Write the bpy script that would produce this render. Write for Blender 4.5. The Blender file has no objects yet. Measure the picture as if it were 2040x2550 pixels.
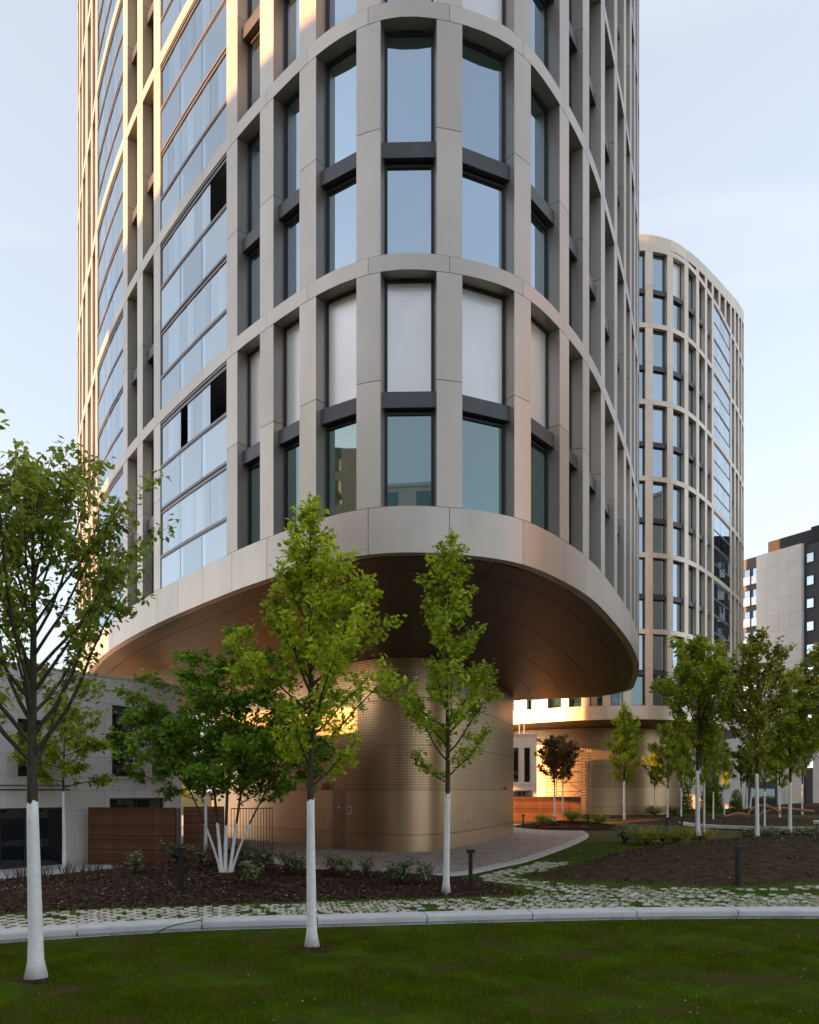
import bpy, math, random
import numpy as np
from mathutils import Vector

# ------------------------------------------------------------------ camera, sky, sun, exposure
scene = bpy.context.scene
COL = scene.collection
EYE = 2.95
cam_d = bpy.data.cameras.new('camera'); cam = bpy.data.objects.new('camera', cam_d); COL.objects.link(cam)
cam.location = (0, 0, EYE); cam.rotation_euler = (math.radians(90), 0, 0)
cam_d.sensor_fit = 'HORIZONTAL'; cam_d.sensor_width = 36; cam_d.lens = 36.0
cam_d.shift_y = 692 / 2040; cam_d.clip_end = 2000; cam_d.clip_start = 0.1
scene.camera = cam

SUN_EL = math.radians(11.0)
SUN_AZ = Vector((-0.962, -0.272)).normalized()      # horizontal direction towards the sun
w = bpy.data.worlds.new('World'); scene.world = w; w.use_nodes = True
nt = w.node_tree; bg = nt.nodes['Background']
sky = nt.nodes.new('ShaderNodeTexSky'); sky.sky_type = 'NISHITA'; sky.sun_disc = False
sky.sun_elevation = SUN_EL; sky.sun_rotation = math.atan2(SUN_AZ.x, SUN_AZ.y)
sky.air_density = 1.0; sky.dust_density = 0.8; sky.ozone_density = 1.6
hs_ = nt.nodes.new('ShaderNodeHueSaturation'); hs_.inputs['Saturation'].default_value = 0.55
nt.links.new(sky.outputs[0], hs_.inputs['Color'])
veil = nt.nodes.new('ShaderNodeMix'); veil.data_type = 'RGBA'; veil.inputs[0].default_value = 0.74     # even pale high haze
veil.inputs[7].default_value = (0.80, 0.865, 0.965, 1)
tcw = nt.nodes.new('ShaderNodeTexCoord'); mpw = nt.nodes.new('ShaderNodeMapping'); mpw.inputs['Scale'].default_value = (1.2, 1.2, 4.5); mpw.inputs['Rotation'].default_value = (0.3, 0.2, 0)
nzw = nt.nodes.new('ShaderNodeTexNoise'); nzw.inputs['Scale'].default_value = 2.2; nzw.inputs['Detail'].default_value = 7; nzw.inputs['Distortion'].default_value = 0.6
rw = nt.nodes.new('ShaderNodeMapRange'); rw.inputs['From Min'].default_value = 0.52; rw.inputs['From Max'].default_value = 0.78; rw.inputs['To Min'].default_value = 0.0; rw.inputs['To Max'].default_value = 0.30
cw = nt.nodes.new('ShaderNodeMix'); cw.data_type = 'RGBA'; cw.inputs[7].default_value = (1.5, 1.5, 1.52, 1)      # faint wisps of cirrus
nt.links.new(tcw.outputs['Generated'], mpw.inputs[0]); nt.links.new(mpw.outputs[0], nzw.inputs['Vector']); nt.links.new(nzw.outputs['Fac'], rw.inputs['Value']); nt.links.new(rw.outputs[0], cw.inputs[0])
nt.links.new(hs_.outputs[0], veil.inputs[6]); nt.links.new(veil.outputs[2], cw.inputs[6]); nt.links.new(cw.outputs[2], bg.inputs['Color'])
bg.inputs['Strength'].default_value = 0.15
sd = bpy.data.lights.new('sun', 'SUN'); so = bpy.data.objects.new('sun', sd); COL.objects.link(so)
sd.energy = 3.3; sd.angle = math.radians(0.6); sd.color = (1.0, 0.46, 0.15)
sdir = Vector((SUN_AZ.x*math.cos(SUN_EL), SUN_AZ.y*math.cos(SUN_EL), math.sin(SUN_EL)))
so.rotation_euler = sdir.to_track_quat('Z', 'Y').to_euler()
scene.view_settings.view_transform = 'Standard'; scene.view_settings.look = 'None'
scene.view_settings.gamma = 1.0; scene.view_settings.use_curve_mapping = False
scene.view_settings.exposure = 2.34

random.seed(7); RNG = np.random.default_rng(7)

# ------------------------------------------------------------------ materials
def new_mat(name):
    m = bpy.data.materials.new(name); m.use_nodes = True
    return m, m.node_tree, m.node_tree.nodes['Principled BSDF']
def N(t, typ, **kw):
    n = t.nodes.new(typ)
    for k, v in kw.items():
        if k in n.inputs.keys(): n.inputs[k].default_value = v
        else: setattr(n, k, v)
    return n
def ramp(t, src, stops):
    r = t.nodes.new('ShaderNodeValToRGB'); e = r.color_ramp.elements
    while len(e) < len(stops): e.new(0.5)
    for i, (p, c) in enumerate(stops):
        e[i].position = p; e[i].color = (*c, 1) if len(c) == 3 else c
    t.links.new(src, r.inputs[0]); return r
def coords(t, kind='Object', scale=(1, 1, 1)):
    tc = t.nodes.new('ShaderNodeTexCoord'); mp = t.nodes.new('ShaderNodeMapping')
    mp.inputs['Scale'].default_value = scale
    t.links.new(tc.outputs[kind], mp.inputs[0]); return mp.outputs[0]
def bump(t, p, src, strength, dist):
    b = N(t, 'ShaderNodeBump', Strength=strength, Distance=dist)
    t.links.new(src, b.inputs['Height']); t.links.new(b.outputs[0], p.inputs['Normal']); return b
def mixc(a, f): return tuple(min(1, x*f) for x in a)

def simple(name, col, rough=0.6, metal=0.0, nscale=3.0, var=0.15, bmp=0.0, bscale=30.0, rand=0.0, spec=0.5):
    m, t, p = new_mat(name)
    p.inputs['Roughness'].default_value = rough; p.inputs['Metallic'].default_value = metal
    p.inputs['Specular IOR Level'].default_value = spec
    co = coords(t)
    n = N(t, 'ShaderNodeTexNoise', Scale=nscale, Detail=6.0, Roughness=0.6); t.links.new(co, n.inputs['Vector'])
    r = ramp(t, n.outputs['Fac'], [(0.3, mixc(col, 1-var)), (0.7, mixc(col, 1+var))])
    out = r.outputs[0]
    if rand:
        oi = t.nodes.new('ShaderNodeObjectInfo'); mr = N(t, 'ShaderNodeMapRange'); mr.inputs['To Min'].default_value = 1-rand; mr.inputs['To Max'].default_value = 1+rand
        t.links.new(oi.outputs['Random'], mr.inputs['Value'])
        h = t.nodes.new('ShaderNodeHueSaturation'); t.links.new(mr.outputs[0], h.inputs['Value']); t.links.new(out, h.inputs['Color']); out = h.outputs[0]
    t.links.new(out, p.inputs['Base Color'])
    if bmp:
        n2 = N(t, 'ShaderNodeTexNoise', Scale=bscale, Detail=5.0); t.links.new(co, n2.inputs['Vector'])
        bump(t, p, n2.outputs['Fac'], bmp, 0.02)
    return m

def cladding(name, col, rough, metal, rand=0.06):
    m = simple(name, col, rough, metal, 0.6, 0.05, rand=rand)
    t = m.node_tree; p = t.nodes['Principled BSDF']
    co = coords(t, scale=(1, 1, 0.12))
    n = N(t, 'ShaderNodeTexNoise', Scale=2.2, Detail=4.0); t.links.new(co, n.inputs['Vector'])
    mr = N(t, 'ShaderNodeMapRange'); mr.inputs['To Min'].default_value = rough-0.06; mr.inputs['To Max'].default_value = rough+0.08
    t.links.new(n.outputs['Fac'], mr.inputs['Value']); t.links.new(mr.outputs[0], p.inputs['Roughness'])
    n3 = N(t, 'ShaderNodeTexNoise', Scale=0.7, Detail=1.0); t.links.new(coords(t), n3.inputs['Vector'])
    bump(t, p, n3.outputs['Fac'], 0.25, 0.01)
    return m

M = {}
M['clad'] = cladding('champagne_metal_cladding', (0.48, 0.425, 0.375), 0.42, 0.78, 0.09)
M['clad2'] = cladding('warm_beige_metal_cladding', (0.64, 0.54, 0.44), 0.38, 0.6, 0.07)
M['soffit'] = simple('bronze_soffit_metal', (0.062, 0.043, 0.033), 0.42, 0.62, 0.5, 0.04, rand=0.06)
M['frame'] = simple('anthracite_window_frame', (0.035, 0.034, 0.038), 0.45, 0.3)
M['spandrel'] = simple('anthracite_spandrel', (0.075, 0.073, 0.082), 0.4, 0.4, rand=0.06)
M['inner'] = simple('dark_inner_wall', (0.03, 0.03, 0.032), 0.8)
M['balc_wall'] = simple('balcony_back_wall', (0.5, 0.5, 0.48), 0.8, nscale=0.8)
M['white_paint'] = simple('white_painted_column', (0.8, 0.8, 0.76), 0.6)
M['rail'] = simple('grey_aluminium_rail', (0.17, 0.155, 0.15), 0.35, 0.7)
M['blind'] = simple('white_reflective_film', (0.74, 0.72, 0.72), 0.3, 0.45, 0.8, 0.06)
_t = M['blind'].node_tree; _n = N(_t, 'ShaderNodeTexNoise', Scale=1.6, Detail=5.0, Distortion=0.4); _t.links.new(coords(_t, scale=(0.8, 0.8, 9)), _n.inputs['Vector']); bump(_t, _t.nodes['Principled BSDF'], _n.outputs['Fac'], 0.35, 0.01)
M['black'] = simple('black_metal', (0.015, 0.014, 0.015), 0.45, 0.2)
M['steel'] = simple('galvanised_scaffold_tube', (0.6, 0.58, 0.55), 0.4, 0.6)
M['concrete'] = simple('pale_concrete', (0.58, 0.59, 0.60), 0.75, nscale=2.5, var=0.12, bmp=0.12, bscale=60)
M['darkconc'] = simple('dark_concrete', (0.07, 0.07, 0.075), 0.9)  # even dark grey for the annex ledge and table leg
M['limewash'] = simple('white_limewash', (0.88, 0.88, 0.87), 0.85, nscale=9, var=0.1, bmp=0.5, bscale=18)
M['bark'] = simple('young_tree_bark', (0.075, 0.055, 0.035), 0.9, nscale=14, var=0.35, bmp=0.6, bscale=40)
M['paper'] = simple('white_paper_notice', (0.8, 0.79, 0.8), 0.7, var=0.02)
M['ink'] = simple('grey_print', (0.12, 0.13, 0.25), 0.7, var=0.02)
M['red'] = simple('red_plastic', (0.55, 0.05, 0.02), 0.4, var=0.05)
M['cable'] = simple('black_cable_rubber', (0.02, 0.02, 0.022), 0.6)
M['brick_tan'] = simple('tan_render_wall', (0.55, 0.45, 0.34), 0.85, nscale=0.4)
M['plumroot'] = simple('orange_brown_timber', (0.42, 0.2, 0.1), 0.6, nscale=3)
M['cream'] = simple('warm_cream_render', (0.52, 0.43, 0.33), 0.85, nscale=0.4)
M['litter'] = simple('pale_litter', (0.36, 0.31, 0.24), 0.9)
M['chip_dark'] = simple('bark_chip', (0.075, 0.045, 0.03), 0.95, nscale=20, var=0.5)
M['artgrass'] = simple('bright_short_turf', (0.11, 0.19, 0.025), 0.9, nscale=5, var=0.2, bmp=0.5, bscale=120)

def glass_mat(name, tint, refl, body, rough=0.015, transp=False):
    m, t, p = new_mat(name); out = t.nodes['Material Output']; t.nodes.remove(p)
    g = N(t, 'ShaderNodeBsdfGlossy', Roughness=rough); g.inputs['Color'].default_value = (*tint, 1)
    if transp:
        b = t.nodes.new('ShaderNodeBsdfTransparent')
    else:
        b = t.nodes.new('ShaderNodeBsdfDiffuse')
    b.inputs['Color'].default_value = (*body, 1)
    lw = N(t, 'ShaderNodeLayerWeight', Blend=0.2 if transp else 0.35)
    mr = N(t, 'ShaderNodeMapRange'); mr.inputs['To Max'].default_value = 1.0
    oi = t.nodes.new('ShaderNodeObjectInfo'); rv = N(t, 'ShaderNodeMapRange'); rv.inputs['To Min'].default_value = refl*0.82; rv.inputs['To Max'].default_value = min(1, refl*1.12)
    t.links.new(oi.outputs['Random'], rv.inputs['Value']); t.links.new(rv.outputs[0], mr.inputs['To Min'])
    t.links.new(lw.outputs['Fresnel'], mr.inputs['Value'])
    n = N(t, 'ShaderNodeTexNoise', Scale=0.55, Detail=1.0); t.links.new(coords(t), n.inputs['Vector'])
    bp = N(t, 'ShaderNodeBump', Strength=0.14, Distance=0.02); t.links.new(n.outputs['Fac'], bp.inputs['Height'])
    t.links.new(bp.outputs[0], g.inputs['Normal'])
    mx = t.nodes.new('ShaderNodeMixShader'); t.links.new(mr.outputs[0], mx.inputs[0])
    t.links.new(b.outputs[0], mx.inputs[1]); t.links.new(g.outputs[0], mx.inputs[2]); t.links.new(mx.outputs[0], out.inputs['Surface'])
    return m
M['glass'] = glass_mat('blue_reflecting_window_glass', (0.62, 0.76, 0.9), 0.55, (0.035, 0.06, 0.065))
M['glass_low'] = glass_mat('green_tinted_window_glass', (0.6, 0.78, 0.8), 0.26, (0.02, 0.045, 0.04))
M['glass_balc'] = glass_mat('pale_blue_balcony_glass', (0.86, 0.94, 1.0), 0.46, (0.74, 0.84, 0.87), transp=True)
M['glass_dark'] = glass_mat('dark_glass', (0.5, 0.55, 0.6), 0.12, (0.012, 0.015, 0.02))

def leaf_mat(name, c1, c2, trans=0.35, spec=0.35):
    m, t, p = new_mat(name); out = t.nodes['Material Output']
    g = t.nodes.new('ShaderNodeNewGeometry')
    r = ramp(t, g.outputs['Random Per Island'], [(0.0, c1), (0.55, tuple((a+b)/2 for a, b in zip(c1, c2))), (1.0, c2)])
    n = N(t, 'ShaderNodeTexNoise', Scale=1.3, Detail=2.0); t.links.new(coords(t), n.inputs['Vector'])
    h = t.nodes.new('ShaderNodeHueSaturation'); mr = N(t, 'ShaderNodeMapRange'); mr.inputs['From Min'].default_value = 0.3; mr.inputs['From Max'].default_value = 0.7
    mr.inputs['To Min'].default_value = 0.7; mr.inputs['To Max'].default_value = 1.25
    t.links.new(n.outputs['Fac'], mr.inputs['Value']); t.links.new(mr.outputs[0], h.inputs['Value']); t.links.new(r.outputs[0], h.inputs['Color'])
    t.links.new(h.outputs[0], p.inputs['Base Color']); p.inputs['Roughness'].default_value = 0.5; p.inputs['Specular IOR Level'].default_value = spec
    tr = t.nodes.new('ShaderNodeBsdfTranslucent')
    h2 = t.nodes.new('ShaderNodeHueSaturation'); h2.inputs['Value'].default_value = 1.7; t.links.new(h.outputs[0], h2.inputs['Color']); t.links.new(h2.outputs[0], tr.inputs['Color'])
    mx = t.nodes.new('ShaderNodeMixShader'); mx.inputs[0].default_value = trans
    t.links.new(p.outputs[0], mx.inputs[1]); t.links.new(tr.outputs[0], mx.inputs[2]); t.links.new(mx.outputs[0], out.inputs['Surface'])
    return m
M['leaf_olive'] = leaf_mat('dark_olive_leaf', (0.13, 0.18, 0.025), (0.36, 0.41, 0.05), 0.42)
M['leaf_bright'] = leaf_mat('bright_green_leaf', (0.20, 0.29, 0.015), (0.50, 0.54, 0.025), 0.45)
M['leaf_mid'] = leaf_mat('mid_green_leaf', (0.17, 0.27, 0.02), (0.48, 0.53, 0.04), 0.45)
M['leaf_dark'] = leaf_mat('dark_maple_leaf', (0.08, 0.17, 0.012), (0.24, 0.37, 0.025), 0.42)
M['leaf_yellow'] = leaf_mat('yellow_green_leaf', (0.17, 0.26, 0.02), (0.44, 0.47, 0.035), 0.45)
M['leaf_plum'] = leaf_mat('brown_purple_leaf', (0.12, 0.095, 0.035), (0.26, 0.19, 0.06), 0.3)
M['leaf_shrub'] = leaf_mat('glossy_evergreen_shrub_leaf', (0.07, 0.11, 0.04), (0.34, 0.38, 0.18), 0.15)
M['leaf_hedge'] = leaf_mat('grey_green_bush_leaf', (0.16, 0.20, 0.025), (0.42, 0.43, 0.06), 0.4)
M['grass_blade'] = leaf_mat('grass_blade', (0.035, 0.09, 0.0), (0.14, 0.155, 0.0), 0.25, 0.05)
M['grass_joint'] = leaf_mat('joint_grass_blade', (0.07, 0.15, 0.012), (0.17, 0.27, 0.03), 0.25)
M['twig'] = simple('bare_reddish_twig', (0.10, 0.05, 0.035), 0.8)

def wood():
    m = simple('stained_cedar_slat', (0.19, 0.075, 0.032), 0.6, 0, 2, 0.3, rand=0.35)
    t = m.node_tree; p = t.nodes['Principled BSDF']
    n = N(t, 'ShaderNodeTexNoise', Scale=9.0, Detail=5.0); t.links.new(coords(t, scale=(0.3, 0.3, 9)), n.inputs['Vector'])
    bump(t, p, n.outputs['Fac'], 0.3, 0.01); return m
M['wood'] = wood()

def stone_panel():
    m = simple('pale_limestone_panel', (0.70, 0.66, 0.65), 0.75, 0, 1.2, 0.08, bmp=0.1, bscale=40, rand=0.05); return m
M['stone'] = stone_panel()
M['whitewall'] = simple('white_render', (0.84, 0.79, 0.75), 0.8, nscale=0.5, var=0.05, rand=0.03)
M['hoteldark'] = simple('dark_grey_cladding', (0.075, 0.072, 0.08), 0.6, rand=0.05)
M['paver'] = simple('granite_sett', (0.56, 0.51, 0.44), 0.85, nscale=7, var=0.2, bmp=0.3, bscale=50, rand=0.22)

def ground_mat(name, stops, scale, bstr=0.6, bscale=80, extra=None, rough=0.95):
    m, t, p = new_mat(name); p.inputs['Roughness'].default_value = rough; p.inputs['Specular IOR Level'].default_value = 0.03
    co = coords(t)
    n = N(t, 'ShaderNodeTexNoise', Scale=scale, Detail=9.0, Roughness=0.65); t.links.new(co, n.inputs['Vector'])
    r = ramp(t, n.outputs['Fac'], stops)
    n2 = N(t, 'ShaderNodeTexNoise', Scale=bscale, Detail=4.0); t.links.new(co, n2.inputs['Vector'])
    out = r.outputs[0]
    if extra:   # sparse light specks
        v = N(t, 'ShaderNodeTexVoronoi', Scale=extra[0]); t.links.new(co, v.inputs['Vector'])
        rr = ramp(t, v.outputs['Distance'], [(0.0, (1, 1, 1)), (extra[1], (1, 1, 1)), (extra[1]+0.03, (0, 0, 0))])
        mx = N(t, 'ShaderNodeMix', data_type='RGBA'); t.links.new(rr.outputs[0], mx.inputs[0]); t.links.new(out, mx.inputs[6]); mx.inputs[7].default_value = (*extra[2], 1); out = mx.outputs[2]
    t.links.new(out, p.inputs['Base Color']); bump(t, p, n2.outputs['Fac'], bstr, 0.03)
    return m
M['lawn'] = ground_mat('dark_lawn_soil_and_grass', [(0.36, (0.075, 0.052, 0.02)), (0.47, (0.045, 0.06, 0.006)), (0.62, (0.055, 0.10, 0.004))], 0.9)
M['mulch'] = ground_mat('dark_bark_mulch', [(0.35, (0.02, 0.011, 0.008)), (0.52, (0.055, 0.03, 0.02)), (0.68, (0.13, 0.085, 0.06))], 9, 1.0, 40, (11, 0.07, (0.16, 0.12, 0.09)))
M['soil'] = ground_mat('brown_soil_mound', [(0.35, (0.035, 0.022, 0.014)), (0.52, (0.075, 0.05, 0.034)), (0.68, (0.085, 0.085, 0.03))], 3.5, 1.0, 30, (9, 0.05, (0.17, 0.14, 0.11)))
M['verge'] = ground_mat('verge_grass', [(0.3, (0.05, 0.04, 0.018)), (0.48, (0.05, 0.085, 0.012)), (0.7, (0.095, 0.16, 0.02))], 1.6)
M['farground'] = ground_mat('far_ground', [(0.3, (0.10, 0.08, 0.05)), (0.6, (0.10, 0.11, 0.04)), (0.75, (0.14, 0.12, 0.08))], 0.25)

def plaza_mat():
    m, t, p = new_mat('small_grey_setts'); p.inputs['Roughness'].default_value = 0.8
    co = coords(t)
    nz = N(t, 'ShaderNodeTexNoise', Scale=0.5, Detail=2.0); t.links.new(co, nz.inputs['Vector'])
    v = N(t, 'ShaderNodeTexVoronoi', Scale=5.5, feature='DISTANCE_TO_EDGE'); t.links.new(co, v.inputs['Vector'])
    v2 = N(t, 'ShaderNodeTexVoronoi', Scale=5.5); t.links.new(co, v2.inputs['Vector'])
    r = ramp(t, v.outputs['Distance'], [(0.0, (0.10, 0.095, 0.09)), (0.10, (0.52, 0.475, 0.45))])
    h = t.nodes.new('ShaderNodeHueSaturation'); sp = t.nodes.new('ShaderNodeSeparateColor'); t.links.new(v2.outputs['Color'], sp.inputs[0])
    mr = N(t, 'ShaderNodeMapRange'); mr.inputs['To Min'].default_value = 0.75; mr.inputs['To Max'].default_value = 1.2
    t.links.new(sp.outputs[0], mr.inputs['Value']); t.links.new(mr.outputs[0], h.inputs['Value']); t.links.new(r.outputs[0], h.inputs['Color'])
    mx = N(t, 'ShaderNodeMix', data_type='RGBA', blend_type='MULTIPLY'); mx.inputs[0].default_value = 0.5
    r2 = ramp(t, nz.outputs['Fac'], [(0.35, (0.7, 0.7, 0.72)), (0.6, (1, 1, 1))])
    t.links.new(h.outputs[0], mx.inputs[6]); t.links.new(r2.outputs[0], mx.inputs[7])
    t.links.new(mx.outputs[2], p.inputs['Base Color']); bump(t, p, r.outputs[0], 0.5, 0.01)
    return m
M['plaza'] = plaza_mat()

def perf_mat(name, base, pitch, hole, strength):
    m, t, p = new_mat(name); p.inputs['Metallic'].default_value = 0.93; p.inputs['Roughness'].default_value = 0.36
    uv = t.nodes.new('ShaderNodeUVMap'); sp = t.nodes.new('ShaderNodeSeparateXYZ'); t.links.new(uv.outputs[0], sp.inputs[0])
    outs = []
    for ax in ('X', 'Y'):
        mu = N(t, 'ShaderNodeMath', operation='MULTIPLY'); mu.inputs[1].default_value = 1/pitch; t.links.new(sp.outputs[ax], mu.inputs[0])
        fr = N(t, 'ShaderNodeMath', operation='FRACT'); t.links.new(mu.outputs[0], fr.inputs[0])
        sb = N(t, 'ShaderNodeMath', operation='SUBTRACT'); sb.inputs[1].default_value = 0.5; t.links.new(fr.outputs[0], sb.inputs[0])
        ab = N(t, 'ShaderNodeMath', operation='ABSOLUTE'); t.links.new(sb.outputs[0], ab.inputs[0]); outs.append(ab.outputs[0])
    mxm = N(t, 'ShaderNodeMath', operation='MAXIMUM'); t.links.new(outs[0], mxm.inputs[0]); t.links.new(outs[1], mxm.inputs[1])
    r = ramp(t, mxm.outputs[0], [(0.0, (strength,)*3), (hole, (strength,)*3), (hole+0.04, (0, 0, 0))])
    mx = N(t, 'ShaderNodeMix', data_type='RGBA'); t.links.new(r.outputs[0], mx.inputs[0]); mx.inputs[6].default_value = (*base, 1); mx.inputs[7].default_value = (0.01, 0.008, 0.006, 1)
    t.links.new(mx.outputs[2], p.inputs['Base Color'])
    ms = N(t, 'ShaderNodeMath', operation='SUBTRACT'); ms.inputs[0].default_value = 0.93; t.links.new(r.outputs[0], ms.inputs[1]); t.links.new(ms.outputs[0], p.inputs['Metallic'])
    return m
M['core'] = perf_mat('bronze_core_panel', (0.62, 0.44, 0.28), 0.06, 0.16, 0.3)
M['core_perf'] = perf_mat('perforated_bronze_core_panel', (0.60, 0.42, 0.265), 0.125, 0.24, 0.6)
M['core_door'] = simple('dark_bronze_door', (0.36, 0.27, 0.19), 0.42, 0.9)

# ------------------------------------------------------------------ object helpers
def mesh(name, V, F, mat, smooth=False, uv=None):
    me = bpy.data.meshes.new(name)
    me.from_pydata([tuple(v) for v in V], [], F)
    if uv is not None:
        ul = me.uv_layers.new(name='UVMap'); li = np.array([l.vertex_index for l in me.loops]); ul.data.foreach_set('uv', np.asarray(uv, dtype=np.float32)[li].ravel())
    if mat is not None: me.materials.append(mat)
    if smooth: me.polygons.foreach_set('use_smooth', [True]*len(me.polygons))
    me.update()
    if smooth == 'angle': me.set_sharp_from_angle(angle=math.radians(32))
    return me
def np_mesh(name, V, F, mat, smooth=False):
    V = np.asarray(V, dtype=np.float32); F = np.asarray(F, dtype=np.int32); k = F.shape[1]
    me = bpy.data.meshes.new(name); me.vertices.add(len(V)); me.vertices.foreach_set('co', V.ravel())
    me.loops.add(F.size); me.loops.foreach_set('vertex_index', F.ravel())
    me.polygons.add(len(F)); me.polygons.foreach_set('loop_start', np.arange(0, F.size, k, dtype=np.int32))
    me.polygons.foreach_set('loop_total', np.full(len(F), k, dtype=np.int32))
    if mat is not None: me.materials.append(mat)
    if smooth: me.polygons.foreach_set('use_smooth', np.ones(len(F), dtype=bool))
    me.update(calc_edges=True); me.validate(); return me
def link(name, me, parent=None, loc=(0, 0, 0), rz=0, scale=None):
    o = bpy.data.objects.new(name, me); COL.objects.link(o); o.location = loc; o.rotation_euler = (0, 0, rz)
    if scale is not None: o.scale = scale
    if parent is not None: o.parent = parent
    return o
def tag(o, label=None, cat=None, group=None, kind=None):
    if label: o['label'] = label
    if cat: o['category'] = cat
    if group: o['group'] = group
    if kind: o['kind'] = kind
    return o
def thing(name, label, cat, loc=(0, 0, 0), rz=0, group=None, scale=None):
    o = link(name, None, None, loc, rz, scale); return tag(o, label, cat, group)
def dup(root, loc, rz, label, group=None, scale=None):
    r = root.copy(); COL.objects.link(r); r.location = loc; r.rotation_euler = (0, 0, rz); r['label'] = label
    if scale is not None: r.scale = scale
    if group: r['group'] = group
    for ch in list(root.children):
        c = ch.copy(); COL.objects.link(c); c.parent = r
        for g in ch.children:
            d = g.copy(); COL.objects.link(d); d.parent = c
    return r
class MB:
    def __init__(s): s.V = []; s.F = []; s.UV = []
    def add(s, V, F, UV=None):
        b = len(s.V); s.V += [tuple(v) for v in V]; s.F += [tuple(i+b for i in f) for f in F]
        s.UV += list(UV) if UV is not None else [(0, 0)]*len(V)
    def box(s, a, b):
        x0, y0, z0 = a; x1, y1, z1 = b
        s.add([(x0,y0,z0),(x1,y0,z0),(x1,y1,z0),(x0,y1,z0),(x0,y0,z1),(x1,y0,z1),(x1,y1,z1),(x0,y1,z1)],
              [(0,3,2,1),(4,5,6,7),(0,1,5,4),(1,2,6,5),(2,3,7,6),(3,0,4,7)])
    def obox(s, p, d, l, wid, z0, z1):   # box starting at p (xy), along direction d, length l, thickness wid to the left
        d = Vector(d).normalized(); n = Vector((-d.y, d.x)); p = Vector(p)
        q = [p, p+d*l, p+d*l+n*wid, p+n*wid]
        s.add([(v.x, v.y, z) for z in (z0, z1) for v in q], [(0,3,2,1),(4,5,6,7),(0,1,5,4),(1,2,6,5),(2,3,7,6),(3,0,4,7)])
    def tube(s, pts, rad, n=6, cap=True):
        pts = [Vector(p) for p in pts]; rings = []
        for i, p in enumerate(pts):
            a = pts[max(0, i-1)]; b = pts[min(len(pts)-1, i+1)]; d = (b-a).normalized()
            u = d.orthogonal().normalized() if i == 0 else (u_ - d*u_.dot(d)).normalized()
            u_ = u; v = d.cross(u); r = rad[i] if hasattr(rad, '__len__') else rad
            rings.append([p + (u*math.cos(2*math.pi*k/n) + v*math.sin(2*math.pi*k/n))*r for k in range(n)])
        V = [x for r in rings for x in r]; F = []
        for i in range(len(pts)-1):
            for k in range(n):
                F.append((i*n+k, i*n+(k+1) % n, (i+1)*n+(k+1) % n, (i+1)*n+k))
        if cap: F += [tuple(range(n))[::-1], tuple((len(pts)-1)*n+k for k in range(n))]
        s.add(V, F)
    def mesh(s, name, mat, smooth=False, uv=False): return mesh(name, s.V, s.F, mat, smooth, s.UV if uv else None)

def smoothstep(x, a, b):
    x = min(1, max(0, (x-a)/(b-a))); return x*x*(3-2*x)
def terrain(x, y): return 0.38*smoothstep(y, 46, 78)
def G(px, py, z=None):
    """point on the ground seen at photo pixel"""
    Y = 2040*EYE/(py-1967)
    if z is None:
        for _ in range(8): Y = 2040*(EYE-terrain(0, Y))/(py-1967)
    else: Y = 2040*(EYE-z)/(py-1967)
    return Vector(((px-1020)/2040*Y, Y, terrain(0, Y) if z is None else z))
def PX(px, Y, py=1967): return Vector(((px-1020)/2040*Y, Y, EYE+(1967-py)/2040*Y))
def proj(p):
    y = max(p[1], 0.1); return 1020+2040*p[0]/y, 1967-2040*(p[2]-EYE)/y

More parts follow.
